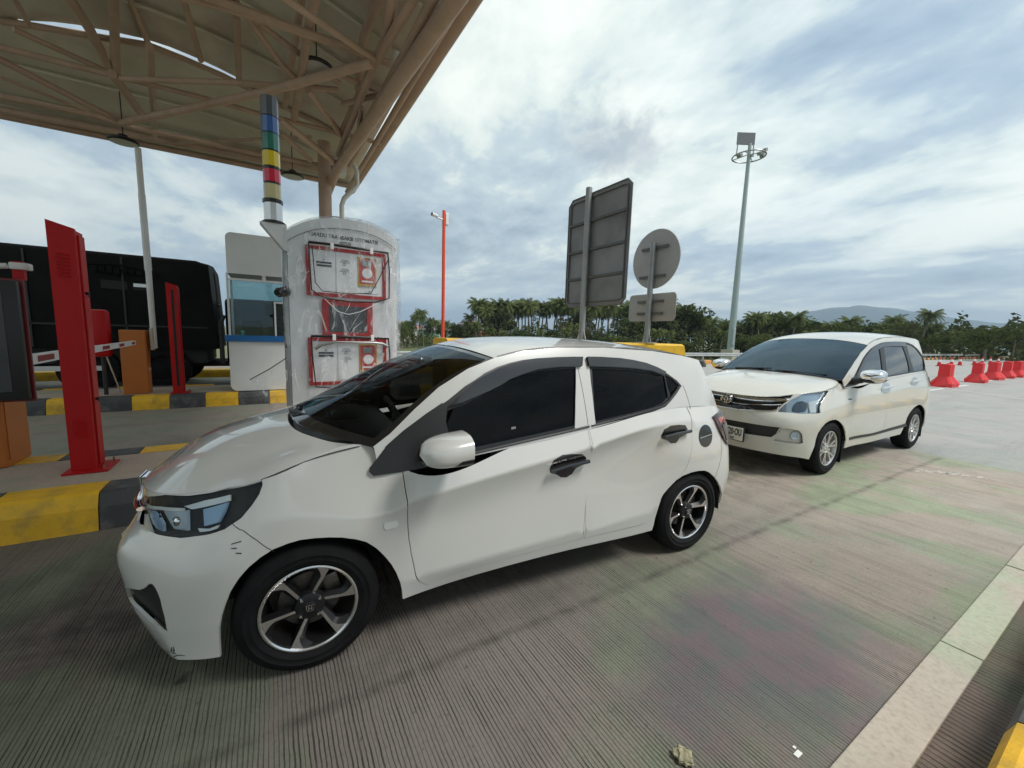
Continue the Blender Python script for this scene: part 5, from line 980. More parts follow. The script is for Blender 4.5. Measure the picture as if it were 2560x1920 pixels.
    for x0,x1 in ((.05,.52),(-.48,-.02)):
        wp=MB(); a=WS([abs(x0)/.66],[.18])[0]; b=WS([abs(x1)/.66],[.42])[0]
        wp.path([(x0,a[1]-.02,a[2]+.012),((x0+x1)/2,(a[1]+b[1])/2-.01,(a[2]+b[2])/2+.02),(x1,b[1]-.01,b[2]+.014)],.007,6); wp.path([(x0-.1,a[1]-.03,a[2]+.004),(x1,b[1]-.018,b[2]+.006)],.005,6); wp.build('wiper','black_trim',root,True)
    # rear glass / tailgate
    rr=[panel(RG,[(0,0),(1,0),(1,3),(0,3)],'x','white_paint',root,holes=[[(-.1,.35),(.86,.35),(.80,2.6),(-.1,2.6)]],side=s,fl=.01,st=.05,cen=(0,1.5,.6)) for s in (1,-1)]; join_mesh('tailgate',rr,root)
    rr=[panel(RG,[(0,.30),(.88,.30),(.82,2.65),(0,2.65)],'x','tinted_glass',root,side=s,off=-.006,fl=0,st=.06,cen=(0,1.5,.6)) for s in (1,-1)]; join_mesh('rear_window',rr,root)
    # roof ditch mouldings
    for s in (1,-1):
        nr=len(RF.S)-1; line_on(RF,[(.985,.15),(.985,1.5),(.985,3),(.985,nr-.4)],'roof_moulding','black_trim',root,r=.0035,side=s,off=.0005,cen=(0,1.5,.4))
        line_on(H,[(6.99,.02),(6.99,.02)] if 0 else [(5.03,.0),(6.0,.0),(6.9,.0)],'hood_seam','black_trim',root,r=.0018,side=s,off=.0005,cen=(0,.3,.2))
    car_under(root,D,-.70,3.0)
    for y in (0,2.405):
        for s in (1,-1): wheel(root,.812,y,.291,s,.292,.192,.18,'twist')
    # cabin
    it=MB(); it.box((-.66,.10,.62),(.66,.52,.93),.05); it.box((-.62,.05,.80),(.62,.40,.95),.05); it.box((-.70,.42,.30),(.70,2.5,.42)); it.box((-.12,.5,.42),(.12,1.0,.62),.03); it.box((-.6,2.15,.42),(.6,2.7,.95),.05)
    it.box((-.30,.14,.93),(.0,.30,.985),.03)
    it.build('dashboard','interior_dark',root,True)
    for x in (.36,-.36):
        seat(root,x,.98,.42); seat(root,x,1.80,.42)
    sw=MB(); c=Vector((-.36,.62,.86)); axn=Vector((0,-.85,-.45)).normalized(); u_=axn.cross(Vector((1,0,0))).normalized()
    sw.path([c+Vector((math.cos(a),0,0))*.18+u_*math.sin(a)*.18 for a in np.linspace(0,2*math.pi,25)],.015,8); sw.path([c+Vector((-.17,0,0)),c+Vector((.17,0,0))],.02,8); sw.path([c,c+axn*.25],.03,8); sw.build('steering_wheel','black_plastic',root,True)
    mm=MB(); mm.box((-.12,.72,1.28),(.12,.75,1.35),.02); mm.path([(0,.74,1.33),(0,.78,1.345)],.012,8); mm.build('inside_mirror','black_plastic',root,True)
    # scuffs on the bumper corner
    sc_=[((-.50,.722),(-.47,.735),(-.42,.75),.152),((-.53,.69),(-.505,.715),(-.49,.725),.158)]
    k=MB()
    for p in ([(3.02,.10),(3.25,.16),(3.5,.14)],[(2.85,.16),(3.1,.22),(3.2,.20)],[(3.05,.28),(3.15,.42)],[(3.15,.27),(3.24,.45)]):
        P_,n_=surf_eval(W,[q[0] for q in p],[q[1] for q in p],np.array((0,1.2,.55))); k.path([tuple(a+b*.0005) for a,b in zip(P_,n_)],[.0028]+[.0022]*(len(p)-2)+[.001],5)
    for p in ([(4.98,3.42),(5.12,3.45)],[(5.02,3.28),(5.10,3.26)],[(5.12,3.1),(5.2,3.06)]):
        P_,n_=surf_eval(W,[q[0] for q in p],[q[1] for q in p],np.array((0,1.2,.55))); k.path([tuple(a+b*.0005) for a,b in zip(P_,n_)],.0022,5)
    k.build('scuff_mark','black_plastic',root)
    return root
hatch=build_hatch()
# ---------------------------------------------------------------- the cream MPV behind it
def build_mpv():
    root=thing('minivan_car',(-2.80627423,5.50616403,0),'cream white seven-seat minivan with chrome grille queued behind the hatchback','car',None,-.0163961)
    D=AV; GC=(0,1.6,1.1)
    fd=T['a_fdoor'][:-1]; u0=fd[0][0]
    fd=[(8.03,5.3)]+T['a_fdoor'][0:12]+[(9.93,5.3)]
    rd=[(9.955,5.3)]+[q for q in T['a_rdoor'] if q[1]<4.9]+[(11.66,5.3)]
    arch=[(4.62,-.6)]+T['a_arch'][1:-1]+[(7.95,-.6)]
    ra=T['a_rarch']; rarch=[(ra[0][0]-.12,-.6)]+ra[1:]+[(ra[-1][0]+.12,-.6)]
    ag=[q for q in T['a_grille']]; grille=[(-.2,ag[-1][1])]+ag[::-1][:-4]+[(ag[3][0],5.2),(-.2,5.2)]
    tail=[(13.35,4.6),(14.3,4.7),(14.5,4.6),(14.5,3.5),(13.9,3.5),(13.6,4.0)]
    trap=T['a_trap']; trap=[(-.2,2.35),(trap[1][0],trap[1][1]),(trap[2][0],trap[2][1]),(trap[3][0],trap[3][1]),(-.2,1.45)]
    W,H,G,WS,RF,RG,rp,gout=car_shell(D,root,'cream_paint',[fd,rd],[arch,rarch,grille,tail,T['a_hl'],trap,T['a_fogrec']],[T['a_dlo']])
    join_mesh('roof',rp,root)
    for s in (1,-1):
        F=panel(W,fd,'door','cream_paint',root,side=s,grow=-.0025,st=.05); q=panel(W,rd,'door','cream_paint',root,side=s,grow=-.0025,st=.05)
        for dr,hp,hb in ((F,T['a_hf'],T['a_hfbar']),(q,T['a_hr'],T['a_hrbar'])):
            panel(W,hp,'handle_cup','silver_alloy',dr,side=s,off=.002,fl=.003,st=.03); line_on(W,hb,'handle','chrome',dr,r=.013,side=s,off=.026,n=10)
        ws=[T['a_w1'],T['a_w2'],T['a_w3']]
        panel(G,T['a_dlo'],'window_frame','black_trim',root,holes=ws,side=s,off=-.003,grow=.003,fl=.01,st=.04,cen=GC)
        for wv in ws: panel(G,wv,'window','light_tint_glass',root,side=s,off=-.010,grow=.004,fl=0,st=.06,cen=GC)
        panel(G,T['a_vis'],'rain_visor','visor_plastic',root,side=s,off=.016,fl=.015,st=.04,cen=GC)
        panel(W,T['a_mold'],'side_moulding','black_plastic',root,side=s,off=.006,fl=.006,st=.04)
        h=panel(W,T['a_hl'],'headlight','lamp_grey',root,side=s,off=-.035,grow=.012,fl=0,st=.04)
        panel(W,T['a_bulb'],'reflector','lamp_dark',h,side=s,off=-.02,fl=.02,st=.03); panel(W,T['a_hlside'],'indicator','lens_white',h,side=s,off=-.018,fl=.015,st=.04)
        panel(W,T['a_hl'],'lens_cover','clear_lens',h,side=s,off=-.001,fl=0,st=.04)
        panel(W,T['a_fogrec'],'fog_lamp_recess','cream_paint',root,side=s,off=-.03,grow=.01,fl=0,st=.03)
        fo=T['a_fog']; cu=sum(x for x,_ in fo)/len(fo); cv=sum(x for _,x in fo)/len(fo); P_,n_=surf_eval(W,[cu],[cv],np.array((0,1.2,.55))); c=P_[0]-n_[0]*.02; ax=(n_[0][0]*s,n_[0][1],n_[0][2])
        fg=MB(); fg.lathe((c[0]*s,c[1],c[2]),ax,[(0,.0),(.028,.003),(.034,.012),(.045,.012),(.048,-.01)],24); fg.build('fog_lamp','lamp_grey',root,True)
        panel(W,tail,'taillight','tail_red',root,side=s,off=.008,fl=.02,st=.04)
        mirror_shell(root,(.935,.52,1.15),.12,.085,.078,s,'chrome','black_trim')
        sl=panel(G,[(.27,1.0),(.62,1.03),(.62,1.12),(.52,1.12)],'mirror_sail','black_trim',root,side=s,off=.003,fl=.01,st=.04,cen=GC)
        b_=T['a_badge']; line_on(W,b_,'badge','letter_black',root,r=.006,side=s,off=.001)
    tr=[panel(W,trap,'t','black_plastic',root,side=s,off=-.03,grow=.01,fl=0,st=.05) for s in (1,-1)]; join_mesh('lower_intake',tr,root)
    gp=[panel(W,grille,'g','black_gloss',root,side=s,off=-.035,grow=.01,fl=0,st=.05) for s in (1,-1)]; gr=join_mesh('grille',gp,root)
    for tr_,rr,fw_ in ((T['a_bar'],.011,-.004),(T['a_bot'],.009,.002)):
        q=np.array([(0.0,tr_[0][1])]+tr_); u=np.concatenate([np.linspace(a,c,5)[:-1] for a,c in zip(q[:-1,0],q[1:,0])]+[[q[-1,0]]])[::-1]; v=np.concatenate([np.linspace(a,c,5)[:-1] for a,c in zip(q[:-1,1],q[1:,1])]+[[q[-1,1]]])[::-1]; P,n_=surf_eval(W,u,v,np.array((0,1.2,.55)))
        pts=[tuple(p+n*fw_) for p,n in zip(P,n_)]; pts=pts+[(-x,y,z) for x,y,z in pts[::-1][1:]]; c=MB(); c.path(pts,rr,8,flat=.6); c.build('chrome_bar','chrome',gr,True)
    bd=T['a_band']; bd=[(-.05,bd[0][1])]+bd+[(-.05,bd[-1][1])]
    bp_=[panel(W,bd,'c','chrome',root,side=s,off=.006,fl=.03,st=.03) for s in (1,-1)]; o=join_mesh('chrome_band',bp_,gr)
    # oval badge of crossed ellipses
    e=MB(); O=Vector((.05,-.838,.815)); 
    el=lambda cx,cz,rx,rz,r:e.path([(O.x+cx+math.cos(a)*rx,O.y-.004,O.z+cz+math.sin(a)*rz) for a in np.linspace(0,2*math.pi,29)],r,6)
    el(0,0,.062,.042,.0055); el(0,.006,.046,.016,.0045); el(0,-.002,.017,.036,.0045)
    e.build('badge','chrome',gr,True); bk=MB(); bk.lathe((.05,-.80,.815),(0,-1,0),[(0,.034),(.058,.030),(.066,.0)],24); bk.build('badge_backing','black_gloss',gr,True)
    # plate
    pb=MB(); pb.box((-.12,-.885,.365),(.31,-.872,.515),.006); pb.cur=1; pb.box((-.13,-.874,.355),(.32,-.855,.525),.004); pl_=pb.build('number_plate',['plate_white','letter_black'],root)
    text_mesh('plate_lettering','1520·OU',.108,'letter_black',pl_,(.298,-.887,.457),(1,0,0),(0,0,1),.0008,align='RIGHT',sx=.50,bold=.003)
    text_mesh('plate_lettering','8·26',.04,'letter_black',pl_,(.17,-.887,.388),(1,0,0),(0,0,1),.0008,sx=1.3,bold=.001)
    n=len(WS.S)-1
    wv=[panel(WS,[(0,.10),(.985,.10),(.985,n-.05),(0,n-.05)],'x','blue_windscreen_glass',root,side=s,fl=0,st=.08,cen=(0,1.5,.4)) for s in (1,-1)]; join_mesh('windscreen',wv,root)
    fr=[panel(WS,[(0,0),(1,0),(1,n),(0,n)],'x','black_trim',root,holes=[[(-.1,.10),(.985,.10),(.985,n-.05),(-.1,n-.05)]],side=s,off=-.004,fl=.006,st=.06,cen=(0,1.5,.4)) for s in (1,-1)]; join_mesh('windscreen_border',fr,root)
    cw=MB(); P=[]
    for t in np.linspace(-1,1,25):
        k=abs(t); hs=H(np.array([7*k**.8]),np.array([3.0]))[0]; ws_=WS(np.array([k]),np.array([.0]))[0]; x=hs[0]*np.sign(t) if t else 0
        P.append([(x,hs[1]-.004,hs[2]-.010),(ws_[0]*np.sign(t),ws_[1]+.03,ws_[2]+.006)])
    cw.grid(P); cw.build('cowl','black_plastic',root,True)
    for x0,x1 in ((.08,.60),(-.50,.02)):
        wp=MB(); a=WS([abs(x0)/.68],[.10])[0]; b=WS([abs(x1)/.68],[.22])[0]; wp.path([(x0,a[1]-.02,a[2]+.012),(x1,b[1]-.02,b[2]+.014)],.009,6); wp.build('wiper','black_trim',root,True)
    rr=[panel(RG,[(0,0),(1,0),(1,3),(0,3)],'x','cream_paint',root,holes=[[(-.1,.4),(.88,.4),(.88,2.5),(-.1,2.5)]],side=s,fl=.01,st=.06,cen=(0,1.5,.6)) for s in (1,-1)]; join_mesh('tailgate',rr,root)
    rr=[panel(RG,[(0,.35),(.9,.35),(.9,2.55),(0,2.55)],'x','tinted_glass',root,side=s,off=-.006,fl=0,st=.08,cen=(0,1.5,.6)) for s in (1,-1)]; join_mesh('rear_window',rr,root)
    for s in (1,-1):
        nr=len(RF.S)-1; line_on(RF,[(.985,.1),(.985,2),(.985,nr-.2)],'roof_moulding','black_trim',root,r=.004,side=s,off=.0005,cen=(0,1.5,.4))
        line_on(H,[(5.0,0),(6,0),(6.9,0)],'hood_seam','black_trim',root,r=.0022,side=s,off=.0005,cen=(0,.3,.2))
        mf=MB(); mf.box((.60*s,.33,.10),(.81*s,.345,.42),.004); mf.build('mud_flap','rubber',root); mf=MB(); mf.box((.60*s,3.02,.14),(.80*s,3.035,.44),.004); mf.build('mud_flap','rubber',root)
    car_under(root,D,-.8,3.3,.365)
    for y in (0,2.655):
        for s in (1,-1): wheel(root,.808,y,.309,s,.31,.20,.185,'star')
    it=MB(); it.box((-.68,.28,.72),(.68,.72,1.04),.05); it.box((-.70,.5,.38),(.70,3.2,.48)); it.box((-.15,.6,.48),(.15,1.0,.75),.03); it.build('dashboard','interior_dark',root,True)
    for x in (.36,-.36):
        for y in (1.15,2.0,2.75): seat(root,x,y,.52)
    sw=MB(); c=Vector((-.36,.85,1.0)); axn=Vector((0,-.85,-.45)).normalized(); u_=axn.cross(Vector((1,0,0))).normalized()
    sw.path([c+Vector((math.cos(a),0,0))*.18+u_*math.sin(a)*.18 for a in np.linspace(0,2*math.pi,25)],.015,8); sw.build('steering_wheel','black_plastic',root,True)
    return root
mpv=build_mpv()
# ---------------------------------------------------------------- canopy
def roofz(X,Y):
    gx_=np.clip((np.asarray(X)+12.9)/5.5,0,1); gy_=np.clip((2.3-np.asarray(Y))/4.0,0,1); s=lambda q:q*q*(3-2*q)
    return 5.55+.95*np.sqrt(s(gx_)*s(gy_))
class RoofS:
    def __call__(s,x,y): x=np.asarray(x,float); y=np.asarray(y,float); return np.c_[x,y,roofz(x,y)]
    def met(s,x,y): return np.c_[x,y]
    def unmet(s,p): return p[:,0],p[:,1]
cn=thing('canopy',(-10.4,1.2,.231),'high brown steel truss canopy with ribbed roof over the toll lanes','canopy'); CO=(-10.4,1.2,.231)
slit=[(x,y+.0) for x,y in GAP]; sl=[(x+.085,y) for x,y in slit]+[(x-.085,y) for x,y in slit[::-1]]
sl2=[]; 
ro=panel(RoofS(),[(-12.55,-5.2),(11,-5.2),(11,2.12),(-12.55,2.12)],'roof_sheet','roof_metal',None,holes=[sl],st=.30,fl=0,cen=(-4,-5,-20))
for v in ro.data.vertices: v.co-=Vector(CO)
ro.parent=cn
md=ro.modifiers.new('thickness','SOLIDIFY'); md.thickness=.05; md.offset=1
for i,(pts,r_) in enumerate(TRUSS):
    b=MB(); b.path(pts,r_*1.15,10); b.build('truss_tube','truss_paint',cn,True,40,CO)
for x in (-12.1,-11.2,-8.9,-7.8,-6.7,-5.6,-4.4,-3.2,-2,-.8,.4,1.6,2.8,4,5.2,6.4,7.6,8.8,10):      # roof purlins following the sheet
    b=MB(); ys_=np.linspace(-5.1,2.05,24); b.path([(x,y,float(roofz(x,y))-.07) for y in ys_],.035,6); b.build('purlin','roof_metal',cn,True,40,CO)
for x in (-6.2,-4.3,-2.4,-.5,1.4,3.3,6,9,12):     # the bays over and beyond the camera
    b=MB(); b.path([(x,-5,5.2),(x,1.6,5.2)],.05,8); b.build('truss_tube','truss_paint',cn,True,40,CO)
for y in (-5,-3.4,-1.6,0):
    b=MB(); b.path([(-4.5,y,5.3),(10.5,y,5.3)],.05,8); b.build('truss_tube','truss_paint',cn,True,40,CO)
b=MB(); b.path([(-12.6,2.16,5.36),(-4,2.20,5.36),(11,2.3,5.36)],.085,12); b.build('eave_beam','truss_paint',cn,True,40,CO)
b=MB(); b.path([(-12.3,1.98,5.22),(-4,2.0,5.22),(11,2.05,5.22)],.05,10); b.build('eave_beam','truss_paint',cn,True,40,CO)
b=MB(); b.path([(-12.55,-5.2,5.46),(-12.55,2.15,5.46)],.06,10); b.build('eave_beam','truss_paint',cn,True,40,CO)
b=MB(); b.box((-12.68,-5.2,5.53),(-12.50,2.15,5.71)); 
for i in range(36): y=-5.2+.2*i; b.prism([(-12.69,y,5.53),(-12.69,y+.09,5.53),(-12.69,y+.045,5.485)],(.05,0,0))
b.build('roof_edge','roof_metal',cn,False,30,CO)
b=MB(); b.tube((-10.4,1.215,.231),(-10.4,1.215,5.6),.135,n=24); b.build('column','truss_paint',cn,True,40,CO); b=MB(); b.box((-10.65,.96,.231),(-10.15,1.47,.26),.004); b.build('column_base','truss_paint',cn,False,30,CO)
b=MB(); b.path([(-10.3,1.81,5.25),(-10.3,1.88,5.13),(-10.3,1.885,4.80),(-10.3,1.77,4.66),(-10.3,1.60,4.46),(-10.3,1.545,4.30),(-10.3,1.54,.24)],.052,12); b.build('downpipe','pvc_pipe',cn,True,50,CO)
b=MB(); b.tube((-10.35,1.33,4.03),(-10.3,1.5,4.03),.012,n=6); b.build('pipe_clamp','black_trim',cn,True,50,CO)
b=MB(); b.path([(-6.4,1.75,5.5),(-6.42,1.72,5.1),(-6.43,1.70,4.9)],.05,10); b.build('downpipe','pvc_pipe',cn,True,50,CO)
b=MB(); b.box((-10.6,1.50,4.98),(-10.3,1.66,5.16),.01); b.build('junction_box','white_steel',cn,False,30,CO)
def lamp(loc,label):
    t=thing('pendant_lamp',loc,label,'lamp',None); x,y,z=loc
    b=MB(); b.lathe((0,0,0),(0,0,1),[(.20,.0),(.235,.012),(.235,.04),(.21,.06),(.09,.075),(.07,.14),(.0,.15)],32); b.build('shade','black_trim',t,True,40)
    b=MB(); b.lathe((0,0,-.001),(0,0,-1),[(0,.012),(.12,.010),(.205,.0)],32); b.build('lens','led_lens',t,True,60)
    h=float(roofz(x,y))-z; b=MB(); b.tube((0,0,.14),(0,0,h),.009,n=6); b.build('rod','black_trim',t,True,40); return t
lamp((-7.11,.76,5.30),'round lamp hanging nearest, seen from below at the canopy corner'); lamp((-11.0,-2.25,4.93),'round black lamp hanging at the far left eave'); lamp((-10.95,.61,4.90),'small round black lamp hanging between the light column and the canopy column')
# ---------------------------------------------------------------- yellow crash block with the two signs
b=MB()
A=[(7.95,.0),(7.95,.30),(6.95,.95),(6.55,1.22),(6.48,1.42),(1.9,1.43),(1.9,.0)]
P=[]
for x,ins in ((-4.72,.0),(-4.76,.02),(-5.20,.02),(-5.24,0)): P.append([(x,y-(ins if i<5 else 0),max(0,z-(0 if ins else .03) if z>0 else 0)) for i,(y,z) in enumerate(A)])
b.grid(P,close=True); b.add(P[0],[tuple(range(7))]); b.add(P[-1],[tuple(range(7))[::-1]]); 
o=b.build('crash_block','block_yellow',None,False,30,(-5,5,0)); bm=bmesh.new(); bm.from_mesh(o.data); bmesh.ops.recalc_face_normals(bm,faces=bm.faces); bm.to_mesh(o.data); bm.free()
tag(o,'long yellow concrete crash block with sloping nose carrying the two sign posts','crash block')
b=MB(); b.box((-4.9,6.2,0),(-5.4,8.3,.22),.03); 
def sign(x,y,zt,label,build):
    t=thing('road_sign',(x,y,1.43),label,'road sign'); of=(x,y,1.43)
    b=MB(); b.tube((x,y,1.43),(x,y,zt),.048,n=16); b.build('post','galvanised',t,True,40,of)
    b=MB(); b.box((x-.12,y-.12,1.43),(x+.12,y+.12,1.445)); 
    for dx,dy in ((1,0),(-1,0),(0,1),(0,-1)): b.prism([(x+dx*.04-dy*.004,y+dy*.04+dx*.004,1.445),(x+dx*.10-dy*.004,y+dy*.10+dx*.004,1.445),(x+dx*.04-dy*.004,y+dy*.04+dx*.004,1.62)],(dy*.008,-dx*.008,0))
    b.build('base_flange','galvanised',t,False,30,of); build(t,of); return t
def big(t,of):
    y=4.33; x0,x1,z0,z1=-5.52,-4.15,1.97,3.69; c=.09
    poly=lambda i:[(x0+i,z0+c),(x0+i+c-i*.4,z0+i),(x1-i-c,z0+i),(x1-i,z0+c),(x1-i,z1-c),(x1-i-c,z1-i),(x0+i+c,z1-i),(x0+i,z1-c)]
    b=MB(); b.prism([(x,y,z) for x,z in poly(0)],(0,.006,0)); b.build('panel','sign_back',t,False,30,of)
    b=MB(); p=[(x,y-.012,z) for x,z in poly(.07)]; b.path(p+[p[0]],.011,6); p2=[(x,y-.004,z) for x,z in poly(.006)]; b.path(p2+[p2[0]],.008,6); b.build('stiffening_frame','galvanised_dark',t,False,30,of)
    for z in (2.42,2.84,3.27): b=MB(); b.box((x0+.07,y-.04,z-.018),(x1-.07,y-.001,z+.018)); b.build('cross_rail','galvanised_dark',t,False,30,of)
sign(-4.98,4.27,3.75,'large rectangular sign seen from behind with four framed rows',big)
def rnd_(t,of):
    y=5.66; b=MB(); b.lathe((-4.82,y,2.84),(0,1,0),[(0,0),(.485,0),(.492,.01),(.485,.016),(0,.016)],48); b.build('round_panel','sign_back_pale',t,True,40,of)
    b=MB(); b.prism([(x,y,z) for x,z in rr(-5.33,-4.34,1.80,2.265,.07,('bl','br','tl','tr'))],(0,.008,0)); b.build('lower_panel','sign_back_pale',t,False,30,of)
    for z,xa,xb in ((3.02,-5.10,-4.56),(2.55,-5.12,-4.58),(2.13,-5.12,-4.58),(1.93,-5.12,-4.58)): b=MB(); b.box((xa,y-.03,z-.022),(xb,y-.001,z+.022)); b.build('clamp_rail','galvanised_dark',t,False,30,of)
sign(-4.83,5.60,3.10,'round sign over a small rectangular one, both seen from behind',rnd_)
# ---------------------------------------------------------------- camera pole
cp=thing('camera_pole',(-13.05,5.08,0),'slender orange red pole with a white camera on top','pole'); of=(-13.05,5.08,0)
b=MB(); b.tube((-13.05,5.08,0),(-13.05,5.08,5.45),.055,n=12); b.box((-13.2,4.93,0),(-12.9,5.23,.02)); b.build('post','orange_red_pole',cp,True,40,of)
b=MB(); b.box((-13.14,5.12,5.0),(-12.98,5.22,5.38),.02); b.build('junction_box','white_steel',cp,False,30,of)
b=MB(); b.tube((-13.0,5.02,5.15),(-13.0,4.80,5.18),.025,n=8); b.tube((-13.0,4.84,5.22),(-12.96,4.64,5.25),.05,.062,12); b.build('camera_body','white_steel',cp,True,40,of); b=MB(); b.tube((-12.96,4.64,5.25),(-12.957,4.625,5.253),.056,n=12); b.build('camera_lens','black_gloss',cp,True,40,of)
# ---------------------------------------------------------------- light mast
mx,my=-35,58.8; ms=thing('light_mast',(mx,my,-2.3),'very tall grey green mast with ring of floodlights and a board on top','light mast'); of=(mx,my,-2.3)
b=MB(); b.tube((mx,my,-2.4),(mx,my,29),.52,.22,24); b.build('mast','mast_paint',ms,True,40,of); b=MB(); b.box((mx-.9,my-.9,-2.5),(mx+.9,my+.9,.25)); b.build('footing','pale_concrete',ms,False,30,of)
b=MB(); b.box((mx+.35,my-.65,.9),(mx+.65,my-.1,3.4),.05); b.build('control_box','mast_paint',ms,False,30,of)
b=MB(); b.path([(mx+math.cos(a)*2.1,my+math.sin(a)*2.1,27.3) for a in np.linspace(0,2*math.pi,33)],.09,8); 
for a in (0.3,1.87,3.44,5.0): b.path([(mx,my,27.6),(mx+math.cos(a)*2.1,my+math.sin(a)*2.1,27.3)],.06,6)
b.build('ring','galvanised',ms,True,40,of)
rd=Vector((.8577,.0,0)); rx=Vector((.513,.858,0)); 
b=MB(); c=Vector((mx,my,29.6))-rx*.6; b.prism([c-rx*1.25+Vector((0,0,-.75)),c+rx*1.25+Vector((0,0,-.75)),c+rx*1.25+Vector((0,0,.85)),c-rx*1.25+Vector((0,0,.85))],Vector((-.858,.513,0))*.12); b.build('board','galvanised_dark',ms,False,30,of)
b=MB(); 
for s in (-1,1): b.tube(c+rx*1.1*s+Vector((0,0,-.7)),c+rx*1.2*s+Vector((0,0,-2.3)),.08,n=6)
b.build('board_legs','galvanised',ms,False,30,of)
for i,(dx,dz) in enumerate(((1.9,-.1),(2.15,.65),(1.5,.2),(-1.3,-.2),(.2,-.2))): 
    b=MB(); q=Vector((mx,my,27.6+dz))+rx*dx; b.box(q-Vector((.28,.28,.22)),q+Vector((.28,.28,.22)),.03,Matrix.Rotation(.5,3,'X')); b.build('floodlight','galvanised',ms,False,30,of)
# ---------------------------------------------------------------- guardrail, cones, barriers
gr_=thing('guardrail',(-16.4,60,-.35),'long galvanised guardrail with two beams along the far edge of the plaza','guardrail'); of=(-16.4,60,-.35)
b=MB(); pr=[(.0,.60),(.035,.575),(.035,.53),(.0,.50),(.0,.47),(.035,.44),(.035,.395),(.0,.37)]
b.grid([[(-16.35+dx,y,z+.09) for dx,z in pr] for y in np.linspace(4,134,27)]); b.build('rail_beam','rail_metal',gr_,False,30,of)
for i in range(66): b=MB(); y=4.5+2*i; b.box((-16.36,y,-.4),(-16.45,y+.06,.66)); b.build('rail_post','rail_metal',gr_,False,30,of)
def cone(x,y):
    t=thing('traffic_cone',(x,y,0),'red traffic cone with white collar in the far row','cone','row of traffic cones')
    b=MB(); b.box((-.19,-.19,-.002),(.19,.19,.03),.01); b.build('base','cone_red',t); b=MB(); b.lathe((0,0,0),(0,0,1),[(.145,.03),(.098,.34)],20); b.lathe((0,0,0),(0,0,1),[(.068,.54),(.035,.74),(.0,.75)],20); b.build('cone','cone_red',t,True,40)
    b=MB(); b.lathe((0,0,0),(0,0,1),[(.098,.34),(.068,.54)],20); b.build('collar','cone_white',t,True,40); return t
CN=[(-10.31,46.74),(-10.26,49.81),(-10.31,52.56),(-10.31,57.29),(-10.26,59.81),(-10.14,62.24),(-10.07,65.2)]
c0=cone(*CN[0])
for x,y in CN[1:]: dup(c0,(x,y,0))
def barrier(x,y,lab):
    t=thing('plastic_barrier',(x,y,0),lab,'road barrier','red plastic road barriers'); b=MB()
    L=.50; pf=[(.30,0),(.30,.13),(.13,.40),(.125,.86),(.10,.88)]; P=[]
    for s,e in ((-1,0),(-.93,.03),(-.5,.0),(-.46,-.03),(-.34,-.03),(-.30,0),(-.06,0),(-.03,-.03),(.03,-.03),(.06,0),(.30,0),(.34,-.03),(.46,-.03),(.5,0),(.93,.03),(1,0)):
        k=.78 if abs(s)>.95 else 1; row=[(px_*k+(e if 0<i<4 else 0),s*L*(1 if i<2 else .62 if i==2 else .60),z) for i,(px_,z) in enumerate(pf)]
        P.append(row+[(-px_,y_,z) for px_,y_,z in row[::-1]])
    b.grid(P); b.add(P[0],[tuple(range(10))]); b.add(P[-1],[tuple(range(10))[::-1]]); o=b.build('shell','barrier_red',t)
    bm=bmesh.new(); bm.from_mesh(o.data); bmesh.ops.recalc_face_normals(bm,faces=bm.faces); bm.to_mesh(o.data); bm.free()
    c=MB(); c.lathe((0,.16,.88),(0,0,1),[(.05,-.01),(.05,.03),(0,.032)],12); c.build('filler_cap','barrier_red',t,True); return t
BRS=[(-4.76,22.6,'nearest red plastic barrier, beside the minivan'),(-4.78,27.4,'second red plastic barrier counted from the minivan'),(-4.84,31.0,'third red plastic barrier counted from the minivan'),(-4.86,33.9,'fourth red plastic barrier counted from the minivan'),(-4.82,35.9,'fifth red plastic barrier counted from the minivan'),(-4.93,38.9,'farthest red plastic barrier at the right edge')]
b0=barrier(*BRS[0])
for i,(x,y,l) in enumerate(BRS[1:]): dup(b0,(x+.04*math.sin(i*5),y,0),.07*math.sin(i*3.3+1),label=l)
b=MB(); bm=bmesh.new(); bmesh.ops.create_icosphere(bm,subdivisions=3,radius=1)
rr_=random.Random(2)
for v in bm.verts: v.co*=1+.25*math.sin(v.co.x*9)*math.cos(v.co.y*7)+rr_.uniform(-.12,.12)
b.add([(v.co.x*.034,v.co.y*.030,.014+v.co.z*.016) for v in bm.verts],[[v.index for v in f.verts] for f in bm.faces]); bm.free(); pbr('dry_clod',(.30,.28,.18),.95,var=.4,vs_=60)
tag(b.build('dry_clod','dry_clod',None,False,30,(0,0,0)),'small dry pale clod on the tined concrete at the bottom','clod').location=(-.76,1.23,0)
b=MB(); b.box((-.57,1.60,.0005),(-.553,1.634,.004),.001); b.box((-.585,1.625,.0005),(-.575,1.637,.005),.001); tag(b.build('paper_scrap','cone_white',None,False,30,(-.565,1.62,0)),'tiny white scrap of litter on the dark lower right slab','litter')
